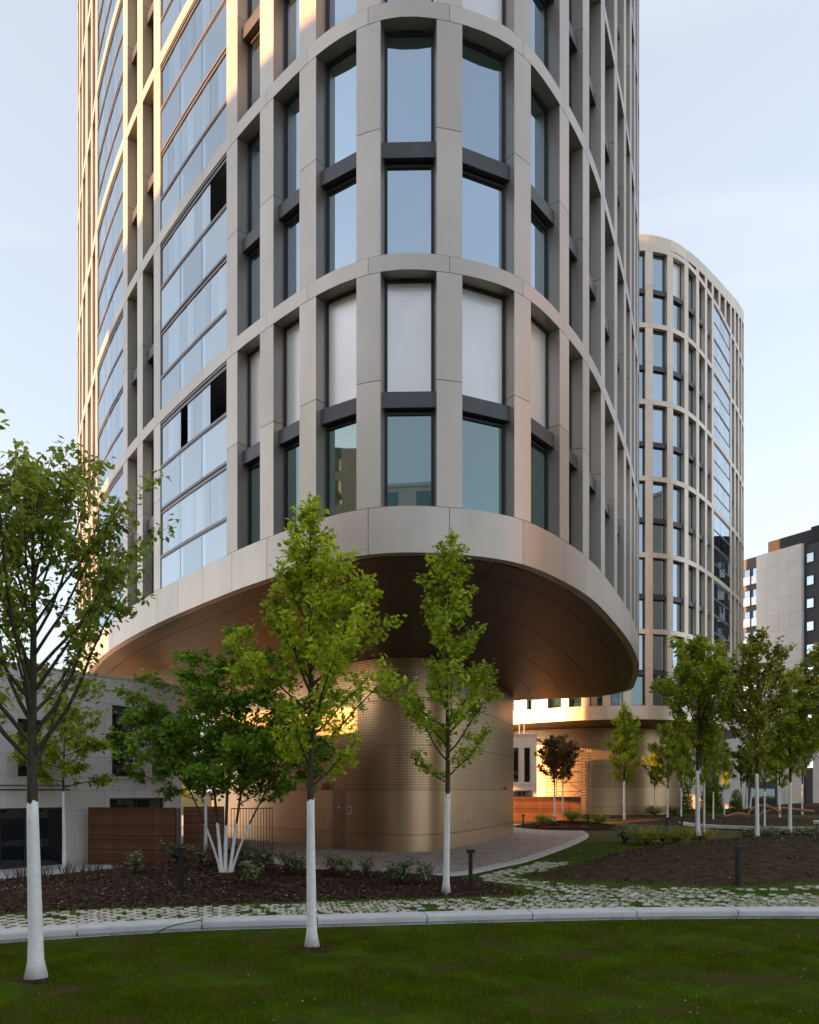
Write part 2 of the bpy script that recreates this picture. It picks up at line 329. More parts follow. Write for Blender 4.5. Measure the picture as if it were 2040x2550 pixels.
# ------------------------------------------------------------------ plan curves
class Plan:
    def __init__(s, ctrl, sigma=1.0, step=0.12):
        P = np.array(ctrl, float); n = len(P); out = []
        for i in range(n):
            p0, p1, p2, p3 = P[i-1], P[i], P[(i+1) % n], P[(i+2) % n]
            m = max(4, int(np.linalg.norm(p2-p1)/step))
            for k in range(m):
                t = k/m; out.append(0.5*((2*p1)+(-p0+p2)*t+(2*p0-5*p1+4*p2-p3)*t*t+(-p0+3*p1-3*p2+p3)*t**3))
        Q = np.array(out); Q = s.resample(Q, step)
        k = int(4*sigma/step); g = np.exp(-0.5*(np.arange(-k, k+1)*step/sigma)**2); g /= g.sum()
        Q = np.stack([np.convolve(np.concatenate([Q[-k:, j], Q[:, j], Q[:k, j]]), g, 'valid') for j in (0, 1)], 1)
        Q = s.resample(Q, step); s.Q = Q; s.n = len(Q)
        d = np.linalg.norm(np.roll(Q, -1, 0)-Q, axis=1); s.S = np.concatenate([[0], np.cumsum(d)]); s.L = s.S[-1]
        s.C = np.vstack([Q, Q[:1]])
        T = np.roll(Q, -1, 0)-np.roll(Q, 1, 0); T /= np.linalg.norm(T, axis=1)[:, None]
        s.T = np.vstack([T, T[:1]])
    @staticmethod
    def resample(Q, step):
        C = np.vstack([Q, Q[:1]]); d = np.linalg.norm(np.diff(C, axis=0), axis=1); S = np.concatenate([[0], np.cumsum(d)])
        t = np.linspace(0, S[-1], max(8, int(S[-1]/step)), endpoint=False)
        return np.stack([np.interp(t, S, C[:, j]) for j in (0, 1)], 1)
    def at(s, u, off=0.0):
        u = u % s.L
        p = np.array([np.interp(u, s.S, s.C[:, 0]), np.interp(u, s.S, s.C[:, 1])]); t = np.array([np.interp(u, s.S, s.T[:, 0]), np.interp(u, s.S, s.T[:, 1])])
        t /= np.linalg.norm(t); return p + np.array([t[1], -t[0]])*off
    def nrm(s, u):
        t = s.at(u+0.05)-s.at(u-0.05); t /= np.linalg.norm(t); return np.array([t[1], -t[0]])
    def s_px(s, px):
        r = (px-1020)/2040; best = []
        f = s.C[:, 0]-r*s.C[:, 1]
        for i in range(s.n):
            if f[i]*f[i+1] <= 0 and f[i] != f[i+1]:
                u = s.S[i]+(s.S[i+1]-s.S[i])*f[i]/(f[i]-f[i+1]); p = s.at(u)
                if np.dot(s.nrm(u), p) < 0: best.append((p[1], u))
        return min(best)[1] if best else None

def strip(plan, s0, s1, z0, z1, d_out, d_in, L=(0, 0, 0), n=None):
    if n is None: n = max(1, int(round((s1-s0)/0.45)))
    V = []; UV = []
    f0 = z0 if callable(z0) else (lambda u_: z0); f1 = z1 if callable(z1) else (lambda u_: z1)
    for i in range(n+1):
        u = s0+(s1-s0)*i/n; a = plan.at(u, d_out); b = plan.at(u, d_in); za = f0(u); zb_ = f1(u)
        for (q, z) in ((a, za), (a, zb_), (b, zb_), (b, za)):
            V.append((q[0]-L[0], q[1]-L[1], z-L[2])); UV.append((u, z))
    F = []
    for i in range(n):
        k = 4*i
        F += [(k, k+4, k+5, k+1), (k+1, k+5, k+6, k+2), (k+2, k+6, k+7, k+3), (k+3, k+7, k+4, k)]
    F += [(0, 1, 2, 3), (4*n+3, 4*n+2, 4*n+1, 4*n)]
    return V, F, UV

class Bag:
    """collects pieces of one kind for one thing: the largest in view become parts, the rest one stuff part"""
    def __init__(s, name, mat, parent, L): s.name, s.mat, s.parent, s.L, s.items = name, mat, parent, L, []
    def add(s, V, F, UV, c, nrm=None, kids=None, mat=None): s.items.append((V, F, UV, c, nrm, kids, mat))
    def flush(s, cap=280, minpx=9, uv=False, smooth=False):
        sc = []
        for it in s.items:
            c = it[3]; x, y = proj(c); vis = -60 < x < 2100 and -120 < y < 2600 and c[1] > 1
            V = it[0]; P = [proj((v[0]+s.L[0], v[1]+s.L[1], v[2]+s.L[2])) for v in V]
            wx = max(p[0] for p in P)-min(p[0] for p in P); wy = max(p[1] for p in P)-min(p[1] for p in P)
            if it[4] is not None and np.dot(it[4], np.array(c[:2])) > 0.15*np.linalg.norm(c[:2]): vis = False
            sc.append(wx*wy if vis and max(wx, wy) >= minpx else -1)
        order = sorted(range(len(sc)), key=lambda i: -sc[i]); out = []; rest = {}
        for r, i in enumerate(order):
            V, F, UV, c, nr, kids, mt = s.items[i]
            if sc[i] > 0 and r < cap:
                o = link(s.name, mesh(s.name, V, F, mt or s.mat, smooth, UV if uv else None), s.parent)
                for (kn, kV, kF, km) in (kids or []): link(kn, mesh(kn, kV, kF, km), o)
                out.append(o)
            else:
                rest.setdefault(mt or s.mat, MB()).add(V, F, UV)
                for (kn, kV, kF, km) in (kids or []): rest.setdefault(km, MB()).add(kV, kF)
        if rest:
            mb_all = MB(); mats = list(rest); idx = []
            for k, m_ in enumerate(mats):
                b = rest[m_]; mb_all.add(b.V, b.F, b.UV); idx += [k]*len(b.F)
            me = mb_all.mesh(s.name, None, smooth, uv)
            for m_ in mats: me.materials.append(m_)
            me.polygons.foreach_set('material_index', idx)
            o = link(s.name, me, s.parent); tag(o, kind='stuff')
        return out

# ------------------------------------------------------------------ curved towers
def frame_geo(plan, s0, s1, z0, z1, d, L, fw=0.075, th=0.09):
    mb = MB()
    mb.add(*strip(plan, s0, s0+fw, z0, z1, d, d-th, L, 1)); mb.add(*strip(plan, s1-fw, s1, z0, z1, d, d-th, L, 1))
    mb.add(*strip(plan, s0+fw, s1-fw, z0, z0+fw, d-0.003, d-th, L, 1)); mb.add(*strip(plan, s0+fw, s1-fw, z1-fw, z1, d-0.003, d-th, L, 1))
    return mb
def pane_geo(plan, s0, s1, z0, z1, d, L):
    a = plan.at(s0, d); b = plan.at(s1, d); a2 = plan.at(s0, d-0.02); b2 = plan.at(s1, d-0.02)
    V = [(q[0]-L[0], q[1]-L[1], z-L[2]) for z in (z0, z1) for q in (a, b, b2, a2)]
    return V, [(0,3,2,1),(4,5,6,7),(0,1,5,4),(1,2,6,5),(2,3,7,6),(3,0,4,7)]

def tower(name, label, plan, piers, glass_bays, nmod, mod, mats, blind_fn, low_fn, open_fn, parapet=0.0, rise=None, detail=True, PW=0.70, base=None):
    c = plan.Q.mean(0); L = (float(c[0]), float(c[1]), 0.0 if base is None else base)
    root = thing(name, label, 'building', L)
    clad = mats['clad']; DEP = 0.40
    Zf0 = EYE+6.22; Zf1 = EYE+7.45
    # bays: list of pier centres in s order, closed
    np_ = len(piers)
    bagP = Bag('pier_panel', clad, root, L); bagB = Bag('band_panel', clad, root, L); bagS = Bag('spandrel', M['spandrel'], root, L)
    bagW = Bag('window', M['frame'], root, L); bagF = Bag('fascia_panel', clad, root, L)
    bagG = Bag('balcony_glazing', M['rail'], root, L); bagL = Bag('balcony_slab', clad, root, L)
    inner = MB(); slabs = MB(); colm = MB(); bw = MB()
    g = 0.008
    for i, s in enumerate(piers):
        s_next = piers[(i+1) % np_]
        if s_next < s: s_next += plan.L
        cn = plan.at(s); nr = plan.nrm(s)
        isglass = i in glass_bays
        sm = (s+s_next)/2; cm = plan.at(sm); nm = plan.nrm(sm)
        # fascia panels (pier centre to pier centre; glass bays get three)
        nseg = 3 if isglass else 1
        for k in range(nseg):
            a = s+(s_next-s)*k/nseg; b = s+(s_next-s)*(k+1)/nseg
            V, F, UV = strip(plan, a+g, b-g, Zf0, Zf1-0.012, 0.0, -0.3, L); bagF.add(V, F, UV, (*plan.at((a+b)/2), (Zf0+Zf1)/2), plan.nrm((a+b)/2))
        for m in range(nmod):
            zb = Zf1+mod*m; zt = zb+mod; last = m == nmod-1
            bz0 = zt-0.44; bz1 = zt if not last else zt+parapet
            for k in range(nseg):
                a = s+(s_next-s)*k/nseg; b = s+(s_next-s)*(k+1)/nseg
                if last and rise and (rise(a) > 0.02 or rise(b) > 0.02):
                    V, F, UV = strip(plan, a+g*0.7, b-g*0.7, lambda u_: bz0+0.5+rise(u_)*0.9, lambda u_: bz1+rise(u_), 0.004, -DEP, L, 6); bagB.add(V, F, UV, (*plan.at((a+b)/2), bz1+1), plan.nrm((a+b)/2))
                    V, F, UV = strip(plan, a-PW/2, a+PW/2, bz0+0.44, lambda u_: bz0+0.49+rise(u_)*0.9, 0.0, -DEP, L, 2); bagP.add(V, F, UV, (*plan.at(a), bz1), plan.nrm(a))
                    V, F, UV = strip(plan, a+g*0.7, b-g*0.7, bz0, bz0+0.43, 0.004, -DEP, L)
                else:
                    V, F, UV = strip(plan, a+g*0.7, b-g*0.7, bz0, bz1-0.008, 0.004, -DEP, L)
                bagB.add(V, F, UV, (*plan.at((a+b)/2), bz0+0.2), plan.nrm((a+b)/2))
            # pier panels, two per module
            for (z0, z1) in ((zb, zb+3.34-0.016), (zb+3.34, bz0-0.012)):
                V, F, UV = strip(plan, s-PW/2, s+PW/2, z0, z1, 0.0, -DEP-0.06, L, 2); bagP.add(V, F, UV, (*cn, (z0+z1)/2), nr)
            a = s+PW/2; b = s_next-PW/2
            if isglass:
                # two storeys of sliding balcony glazing
                for st, (z0, z1) in enumerate(((zb, zb+3.0), (zb+3.0, bz0))):
                    c3 = (*cm, (z0+z1)/2); mb = MB(); kids = []
                    for q, (zz, hh, dd) in enumerate(((z1-0.09, 0.085, 0.0), (z1-0.17, 0.06, -0.03), (z1-0.245, 0.06, 0.0))):
                        mb.add(*strip(plan, a, b, zz, zz+hh, dd-0.02, dd-0.12, L))
                    zl = z0 + (1.12 if st == 0 else 0.0+1.44); zr = zl
                    mb.add(*strip(plan, a, b, zr, zr+0.10, 0.0, -0.1, L)); mb.add(*strip(plan, a, b, zr-0.045, zr-0.012, -0.02, -0.08, L))
                    mb.add(*strip(plan, a, a+0.05, z0, z1-0.25, -0.03, -0.12, L, 1)); mb.add(*strip(plan, b-0.05, b, z0, z1-0.25, -0.03, -0.12, L, 1))
                    npn = 9
                    for k in range(npn):
                        if open_fn(i, m, st, k): continue
                        u0 = a+0.05+(b-a-0.1)*k/npn; u1 = a+0.05+(b-a-0.1)*(k+1)/npn
                        kids.append(('pane', *pane_geo(plan, u0+0.003, u1-0.003, zr+0.10, z1-0.25, -0.05-0.004*(k % 2), L), M['glass_balc']))
                    for k in range(3):
                        u0 = a+0.03+(b-a-0.06)*k/3; u1 = a+0.03+(b-a-0.06)*(k+1)/3
                        kids.append(('pane', *pane_geo(plan, u0+0.018, u1-0.018, z0+0.01, zr-0.05, -0.03, L), M['glass_balc']))
                    bagG.add(mb.V, mb.F, mb.UV, c3, nm, kids)
                    bagL.add(*strip(plan, a, b, z0-0.05+(0.0 if st == 0 else 0.02), z0+0.05+(0.0 if st == 0 else 0.40), -0.14, -2.4, L), c3, nm)
                    # back wall with pale infill and a round column
                    bw.add(*strip(plan, a, b, z0, z1, -2.3, -2.42, L))
                    bw.add(*strip(plan, a+0.4, a+1.9, z0+0.05, z0+2.3, -2.2, -2.28, L))
                    pc = plan.at(b-1.1, -0.75)
                    colm.tube([(pc[0]-L[0], pc[1]-L[1], z0+0.05-L[2]), (pc[0]-L[0], pc[1]-L[1], z1-0.02-L[2])], 0.17, 12)
            else:
                V, F, UV = strip(plan, a, b, zb+2.68, zb+3.11-0.075, -0.17, -DEP-0.05, L, 1)
                mb = MB(); mb.add(V, F, UV); mb.add(*strip(plan, a, b, zb+3.11-0.068, zb+3.11, -0.19, -DEP-0.05, L, 1))
                bagS.add(mb.V, mb.F, mb.UV, (*cm, zb+2.9), nm)
                for st, (z0, z1) in enumerate(((zb, zb+2.64), (zb+3.112, bz0-0.002))):
                    fr = frame_geo(plan, a, b, z0, z1, -DEP+0.03, L)
                    # deeper top shadow box above the lower window
                    gm = M['blind'] if blind_fn(i, m, st) else (M['glass_low'] if low_fn(i, m, st) else M['glass'])
                    pn = pane_geo(plan, a+0.07, b-0.07, z0+0.07, z1-0.07, -DEP+0.03-0.05, L)
                    bagW.add(fr.V, fr.F, fr.UV, (*cm, (z0+z1)/2), nm, [('pane', *pn, gm)])
        if rise and max(rise(s), rise(s_next)) > 0.02:
            inner.add(*strip(plan, s, s_next, Zf1+mod*nmod-0.1, lambda u_: Zf1+mod*nmod+parapet*0.5+rise(u_), -0.52, -0.6, L, 4))
        # inner wall behind everything
        Zt = Zf1+mod*nmod
        if isglass:
            inner.add(*strip(plan, s, s_next, Zf0+0.05, Zt, -2.45, -2.6, L))
            inner.add(*strip(plan, s-0.02, s+0.02, Zf0+0.05, Zt, -0.52, -2.6, L)); inner.add(*strip(plan, s_next-0.02, s_next+0.02, Zf0+0.05, Zt, -0.52, -2.6, L))
        else:
            inner.add(*strip(plan, s, s_next, Zf0+0.05, Zt, -0.52, -0.6, L))
    bagF.flush(smooth='angle'); bagP.flush(smooth='angle'); bagB.flush(smooth='angle'); bagS.flush(smooth='angle'); bagW.flush(250); bagG.flush(60)
    link('inner_wall', inner.mesh('inner_wall', M['inner']), root)
    bagL.flush(60)
    if colm.V:
        link('balcony_column', colm.mesh('balcony_column', M['white_paint'], True), root)
        link('balcony_back_wall', bw.mesh('balcony_back_wall', M['balc_wall']), root)
    # roof slab
    Zt = Zf1+mod*nmod; n = 90; V = []; 
    for i in range(n):
        q = plan.at(plan.L*i/n, -0.35); V.append((q[0]-L[0], q[1]-L[1], Zt+parapet*0.3-L[2]))
    link('roof', mesh('roof', V, [tuple(range(n))], M['concrete']), root)
    return root, L

def soffit_and_core(root, L, plan, core, mats, z, nseg, rings, core_joints_px, rows, zc0, shift=0.0):
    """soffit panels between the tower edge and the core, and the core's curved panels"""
    bag = Bag('soffit_panel', mats['soffit'], root, L)
    # matching parameter: angle about the core centre
    cc = core.Q.mean(0)
    class Inset: pass
    pin = Inset(); pin.C = plan.C-np.stack([plan.T[:, 1], -plan.T[:, 0]], 1)*0.305; pin.n = plan.n
    def ray(pl, ang):
        d = np.array([math.cos(ang), math.sin(ang)]); P = pl.C-cc; cr = P[:, 0]*d[1]-P[:, 1]*d[0]; dt = P@d
        for i in range(pl.n):
            if cr[i]*cr[i+1] <= 0 and dt[i] > 0:
                t = cr[i]/(cr[i]-cr[i+1]) if cr[i] != cr[i+1] else 0; return pl.C[i]+(pl.C[i+1]-pl.C[i])*t
        return cc+d*5
    SUB = 7
    for k in range(nseg):
        for j in range(len(rings)-1):
            A = []; tw = 0.10*(rings[j]+rings[j+1])
            for q in range(SUB+1):
                ang = shift+2*math.pi*(k+q/SUB)/nseg
                o = ray(pin, ang); i_ = ray(core, ang)
                ln = np.linalg.norm(i_-o); e = 0.016/ln
                A.append((o+(i_-o)*(rings[j]+e), o+(i_-o)*(rings[j+1]-e)))
            # shrink sides for the joint
            def shr(lst):
                lst = [np.array(x) for x in lst]; d0 = lst[1]-lst[0]; d1 = lst[-2]-lst[-1]
                lst[0] = lst[0]+d0/np.linalg.norm(d0)*0.015; lst[-1] = lst[-1]+d1/np.linalg.norm(d1)*0.015; return lst
            out = shr([a[0] for a in A]); inn = shr([a[1] for a in A]); V = []; F = []; n = SUB+1
            for zz in (z, z+0.04):
                V += [(p[0]-L[0], p[1]-L[1], zz-L[2]) for p in out]+[(p[0]-L[0], p[1]-L[1], zz-L[2]) for p in inn]
            for q in range(SUB):
                F.append((q, q+1, n+q+1, n+q)); F.append((2*n+q, 3*n+q, 3*n+q+1, 2*n+q+1))
                F.append((q, 2*n+q, 2*n+q+1, q+1)); F.append((n+q, n+q+1, 3*n+q+1, 3*n+q))
            F += [(0, n, 3*n, 2*n), (n-1, 3*n-1, 4*n-1, 2*n-1)]
            cm = (out[SUB//2]+inn[SUB//2])/2
            bag.add(V, F, [(0, 0)]*len(V), (cm[0], cm[1], z))
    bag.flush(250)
    # dark deck above the joints
    n = 100; V = [(*(plan.at(plan.L*i/n, -0.32)-np.array(L[:2])), z+0.06-L[2]) for i in range(n)]
    link('deck', mesh('deck', V, [tuple(range(n))], M['inner']), root)
    # core
    bagc = Bag('core_panel', M['core'], root, L)
    js = sorted(core.s_px(p) for p in core_joints_px if core.s_px(p) is not None)
    smax = js[-1]; smin = js[0]; u = smax; rest = core.L-(smax-smin); nn = int(rest/3.2)
    js += [smax+rest*(i+1)/nn for i in range(nn-1)]
    js.append(js[0]+core.L)
    for a, b in zip(js[:-1], js[1:]):
        for r, (z0, z1) in enumerate(rows):
            V, F, UV = strip(core, a+0.007, b-0.007, z0+0.012, z1-0.012, 0, -0.1, L, max(2, int((b-a)/0.25)))
            bagc.add(V, F, UV, (*core.at((a+b)/2), (z0+z1)/2), core.nrm((a+b)/2), None, M['core_perf'] if r >= 2 else M['core'])
    bagc.flush(200, uv=True, smooth='angle')
    V, F, UV = strip(core, 0, core.L-0.001, zc0, z+0.03, -0.12, -0.3, L, 120)
    link('core_wall', mesh('core_wall', V, F, M['inner']), root)

PL1 = Plan([(-17.8,44.7),(-16.55,42.4),(-14.7,38.8),(-12.05,34.4),(-9.2,30.3),(-5.83,26.0),(-3.94,23.9),(-2.25,22.3),(-1.1,21.63),(-.3,21.4),(.5,21.45),(1.87,21.8),(3.2,22.6),(4.75,24.65),(6.1,27.0),(7.65,30.5),(9.2,34.3),(10.7,38.5),(11.75,41.9),(13.1,47.5),(13.75,51.3),(12.6,54.7),(10.3,55.9),(7.2,57.1),(-4,61.5),(-14,63.5),(-20,63),(-22.5,60),(-22.3,56),(-20.5,50.5)], 0.55)
PC1 = Plan([(-11.2,49.5),(-8.9,46.7),(-7.1,44.7),(-5.05,42.5),(-3.4,40.6),(-2.1,39.3),(-.9,38.5),(.1,38.35),(1.0,38.7),(1.9,39.9),(2.9,42.1),(4.1,45.1),(5.2,48.2),(6.2,51.8),(7.0,55.0),(6.6,56.2),(4.5,57),(-3,58.5),(-9,58.5),(-12.2,56.5),(-12.8,53)], 0.4)
px1 = [240, 312, 348.5, 391, 577.5, 664, 766, 917, 1120, 1303, 1406, 1460, 1502, 1534, 1557]
p1 = [PL1.s_px(p) for p in px1]
if any(b < a for a, b in zip(p1[:-1], p1[1:])):
    p1 = [p if p >= p1[0] else p+PL1.L for p in p1]
print('pier pitch 1', [round(b-a, 2) for a, b in zip(p1[:-1], p1[1:])])
rest = PL1.L-(p1[-1]-p1[0]); nn = int(round(rest/2.13)); p1 += [p1[-1]+rest*(i+1)/nn for i in range(nn-1)]
p1_open = {(3, 1, 1): (7, 8), (3, 0, 1): (3, 7, 8)}
root1, L1 = tower('cladded_tower', 'large near tower with rounded champagne metal corner overhanging a bronze core', PL1, p1, {0, 3, len(px1)+6}, 7, 6.62,
    {'clad': M['clad'], 'soffit': M['soffit']},
    lambda i, m, st: (m == 0 and st == 1 and i != 0) or (m == 2 and st == 0 and i == 8),
    lambda i, m, st: (m == 0 and st == 0) or (i in (1, 2)),
    lambda i, m, st, k: k in p1_open.get((i, m, st), ()), parapet=1.0)
Zs = EYE+6.22
soffit_and_core(root1, L1, PL1, PC1, {'soffit': M['soffit']}, Zs, 18, [0, 0.09, 0.33, 0.56, 0.8, 1.0],
    [640, 700, 760, 828, 860, 912, 1117, 1204, 1253], [(0.0, 0.83), (0.83, EYE), (EYE, EYE+2.1), (EYE+2.1, EYE+4.2), (EYE+4.2, Zs)], 0.0)

PL2 = Plan([(4,85),(6.9,80.8),(9.8,77.6),(12.2,75.4),(15,73.4),(17.5,72.4),(20,72.1),(22.9,72.7),(25.6,74.7),(29.2,79.2),(33.2,85),(36.3,89.9),(38.5,94.5),(39.2,101),(36,108),(28,110),(14,108),(2,100),(0,92)], 0.6)
PC2 = Plan([(8,92),(11,87),(15,84),(18.5,82.6),(22,82.6),(25,83.6),(28,87.0),(30.5,92),(32,97),(30,101),(24,103),(14,102),(8,98)], 0.6)
px2 = [1304, 1355, 1407, 1458, 1511, 1562, 1617, 1669.5, 1710, 1738, 1759, 1775.5, 1821, 1831]
p2 = [PL2.s_px(p) for p in px2]
print('pier pitch 2', [round(b-a, 2) if a and b else None for a, b in zip(p2[:-1], p2[1:])])
rest = PL2.L-(p2[-1]-p2[0]); nn = int(round(rest/2.1)); p2 += [p2[-1]+rest*(i+1)/nn for i in range(nn-1)]
S26 = PL2.s_px(1705); SR = PL2.s_px(1846)
def rise2(u):
    u = u % PL2.L; 
    if u < S26: return 0.0
    return min(5.2, 4.4*((u-S26)/(SR-S26))**1.25) if u < SR+25 else 0.0
root2, L2 = tower('cladded_tower', 'smaller distant tower of beige metal grid behind the trees at right', PL2, p2, {11, len(px2)+6}, 6, 6.75,
    {'clad': M['clad2'], 'soffit': M['soffit']},
    lambda i, m, st: (i*7+m*5+st*3) % 11 == 0 and i > 6, lambda i, m, st: m == 0 and st == 0, lambda i, m, st, k: False, parapet=1.0, rise=lambda u: rise2(u))
soffit_and_core(root2, L2, PL2, PC2, {'soffit': M['soffit']}, Zs, 14, [0, 0.12, 0.55, 1.0],
    [1345, 1420, 1500, 1560, 1625, 1672], [(0.38, 1.2), (1.2, EYE+0.3), (EYE+0.3, EYE+2.4), (EYE+2.4, EYE+4.3), (EYE+4.3, Zs)], 0.38, 0.2)

# ------------------------------------------------------------------ fittings on the core
def on_core(px, z, off=0.02):
    s = PC1.s_px(px); p = PC1.at(s, off); n = PC1.nrm(s); return Vector((p[0], p[1], z)), math.atan2(n[1], n[0])+math.pi/2
def notice(px, py, wpx, hpx, label, lines=2, blackbar=False):
    s = PC1.s_px(px); Y = PC1.at(s)[1]; z = EYE-(py-1967)/2040*Y; p, rz = on_core(px, z)
    W = wpx/2040*Y/0.9; H = hpx/2040*Y
    t = thing('notice', label, 'sign', p, rz, 'paper notices on the core wall')
    mb = MB(); mb.box((-W/2, -0.006, -H/2), (W/2, 0.004, H/2)); link('sheet', mb.mesh('sheet', M['paper']), t)
    k = MB()
    for i in range(lines):
        zz = H/2-H*(0.16+0.6*(i+0.5)/max(lines, 1)*(0.6 if blackbar else 1)); k.box((-W*0.36, -0.009, zz-H*0.03), (W*(0.36-0.1*(i % 2)), -0.0062, zz+H*0.03))
    if blackbar: k.box((-W*0.38, -0.009, -H*0.3), (W*0.38, -0.0062, -H*0.14))
    link('print', k.mesh('print', M['ink']), t)
notice(871, 2018, 15, 19, 'largest white paper notice with a black bar, right of the dark door', 5, True)
notice(845, 2010.5, 9, 5, 'small white notice stuck on the dark door in the core wall', 1)
notice(817, 2036, 7, 4, 'upper of two tiny white labels left of the dark door', 1)
notice(817, 2046, 7, 4, 'lower of two tiny white labels left of the dark door', 1)
notice(1160, 2034, 9, 9, 'left one of the paired white notices above the hatch outlines', 3)
notice(1171, 2033, 8, 9, 'right one of the paired white notices above the hatch outlines', 3)
# dark door in the core wall
sa, sb = PC1.s_px(829), PC1.s_px(859)
dr = MB(); dr.add(*strip(PC1, sa, sb, 0.02, EYE-0.02, 0.012, -0.05, L1)); link('door', dr.mesh('door', M['core_door']), root1)
# hatch outlines
for a, b in ((1155, 1165), (1166, 1176)):
    mb = MB(); s0, s1 = PC1.s_px(a), PC1.s_px(b)
    mb.add(*strip(PC1, s0, s1, 1.0, 2.1, 0.006, -0.01, L1, 2)); hp = link('hatch', mb.mesh('hatch', M['core']), root1)
# alarm beacon
p, rz = on_core(810, EYE+0.02)
t = thing('alarm_beacon', 'orange red alarm light with a white rod on the core wall', 'alarm light', p, rz)
mb = MB(); mb.box((-0.12, -0.14, 0.02), (0.12, 0, 0.07)); link('bracket', mb.mesh('bracket', M['black']), t)
mb = MB(); mb.tube([(0, -0.1, 0.07), (0, -0.1, 0.3)], [0.1, 0.085], 12); link('lamp', mb.mesh('lamp', M['red'], False), t)
mb = MB(); mb.tube([(-0.03, -0.03, 0.1), (-0.03, -0.03, 0.62)], 0.02, 8); link('rod', mb.mesh('rod', M['paper']), t)
p, rz = on_core(1256, EYE+0.06)
mb = MB(); mb.box((-0.14, -0.1, -0.04), (0.14, 0, 0.12)); mb.box((-0.08, -0.13, 0.0), (0.08, -0.1, 0.09))
o = link('alarm_box', mb.mesh('alarm_box', M['red']), None, p, rz); tag(o, 'small red alarm box near the right edge of the core wall', 'alarm box')

# ------------------------------------------------------------------ ground
def grid_sheet(x0, x1, y0, y1, nx, ny, dz=0.0):
    V = []; F = []
    for j in range(ny+1):
        y = y0+(y1-y0)*(j/ny)**1.5
        for i in range(nx+1): x = x0+(x1-x0)*i/nx; V.append((x, y, terrain(x, y)+dz))
    for j in range(ny):
        for i in range(nx): a = j*(nx+1)+i; F.append((a, a+1, a+nx+2, a+nx+1))
    return V, F
V, F = grid_sheet(-400, 400, -120, 900, 16, 120)
tag(link('ground', mesh('ground', V, F, M['farground'], True)), kind='structure')
def catm(P, n=8):
    out = []
    for i in range(len(P)-1):
        p0 = P[max(0, i-1)]; p1 = P[i]; p2 = P[i+1]; p3 = P[min(len(P)-1, i+2)]
        for k in range(n):
            t = k/n; out.append(0.5*((2*p1)+(-p0+p2)*t+(2*p0-5*p1+4*p2-p3)*t*t+(-p0+3*p1-3*p2+p3)*t**3))
    out.append(P[-1]); return out
kf = [(-420,2392),(-200,2371),(0,2351),(195,2336.5),(503,2319),(790,2310.5),(1064,2303),(1327,2296),(1587,2291),(1830,2289),(2040,2289),(2300,2292),(2600,2297)]
KF = [G(*p, 0.0).to_2d() for p in kf]; KC = catm(KF, 10)      # kerb front line
# lawn in front of the kerb
lv = [(p.x, p.y, 0.012) for p in KC]+[(40, -20, 0.012), (-40, -20, 0.012)]
tag(link('lawn', mesh('lawn', lv, [tuple(range(len(lv)))], M['lawn'])), kind='structure')
# verge behind the kerb
lv = [(p.x, p.y, 0.006) for p in KC]+[(34, 26, 0.006), (30, 46, 0.006), (-10, 46, 0.006), (-30, 46, 0.006), (-34, 20, 0.006)]
tag(link('verge', mesh('verge', lv, [tuple(range(len(lv)))], M['verge'])), kind='structure')
# kerb blocks
def arclen(C):
    s = [0]; 
    for a, b in zip(C[:-1], C[1:]): s.append(s[-1]+(b-a).length)
    return s
SK = arclen(KC)
def kc_at(s, off=0.0):
    s = min(max(s, 0), SK[-1]); i = max(j for j in range(len(SK)) if SK[j] <= s); i = min(i, len(KC)-2)
    t = (s-SK[i])/max(1e-6, SK[i+1]-SK[i]); p = KC[i]+(KC[i+1]-KC[i])*t
    a = KC[max(0, i-1)]; b = KC[min(len(KC)-1, i+2)]; d = (b-a).normalized(); return p+Vector((-d.y, d.x))*off, d
def s_of_px(px):
    r = (px-1020)/2040
    for i in range(len(KC)-1):
        a = KC[i].x-r*KC[i].y; b = KC[i+1].x-r*KC[i+1].y
        if a*b <= 0: return SK[i]+(SK[i+1]-SK[i])*a/(a-b)
kerb = thing('kerb', 'long curved pale concrete kerb between dark lawn and sett path', 'kerb', (0, 18, 0))
jp = [s_of_px(p) for p in (192, 503, 790, 1064, 1327, 1587, 1839)]; dj = (jp[-1]-jp[0])/6
js = [jp[0]-dj*2, jp[0]-dj]+jp+[jp[-1]+dj, jp[-1]+2*dj]
KW = 0.52; KH = 0.20
prof = [(0.09, 0.0), (0.09, 0.065), (0.0, 0.072), (0.0, KH-0.045), (0.012, KH-0.012), (0.05, KH), (KW-0.02, KH+0.012), (KW, KH-0.01), (KW, 0.0)]
for a, b in zip(js[:-1], js[1:]):
    if b > SK[-1]: break
    n = 10; V = []; F = []; k = len(prof)
    for i in range(n+1):
        s = a+0.014+(b-a-0.028)*i/n
        for (o, z) in prof: p, d = kc_at(s, o); V.append((p.x, p.y-18, z))
    for i in range(n):
        for j in range(k-1): F.append((i*k+j, i*k+j+1, (i+1)*k+j+1, (i+1)*k+j)[::-1])
    F += [tuple(range(k)), tuple(n*k+j for j in range(k))[::-1]]
    link('kerb_block', mesh('kerb_block', V, F, M['concrete']), kerb)
mb = MB()
for i in range(60):
    a = js[0]+(js[-1]-js[0])*i/60; b = js[0]+(js[-1]-js[0])*(i+1)/60
    p, d = kc_at(a, -0.05); q, d2 = kc_at(b, -0.05); p2, _ = kc_at(a, 0.1); q2, _ = kc_at(b, 0.1)
    mb.add([(p.x, p.y-18, 0.018), (q.x, q.y-18, 0.018), (q2.x, q2.y-18, 0.018), (p2.x, p2.y-18, 0.018)], [(0, 1, 2, 3)])
link('footing', mb.mesh('footing', M['concrete']), kerb)
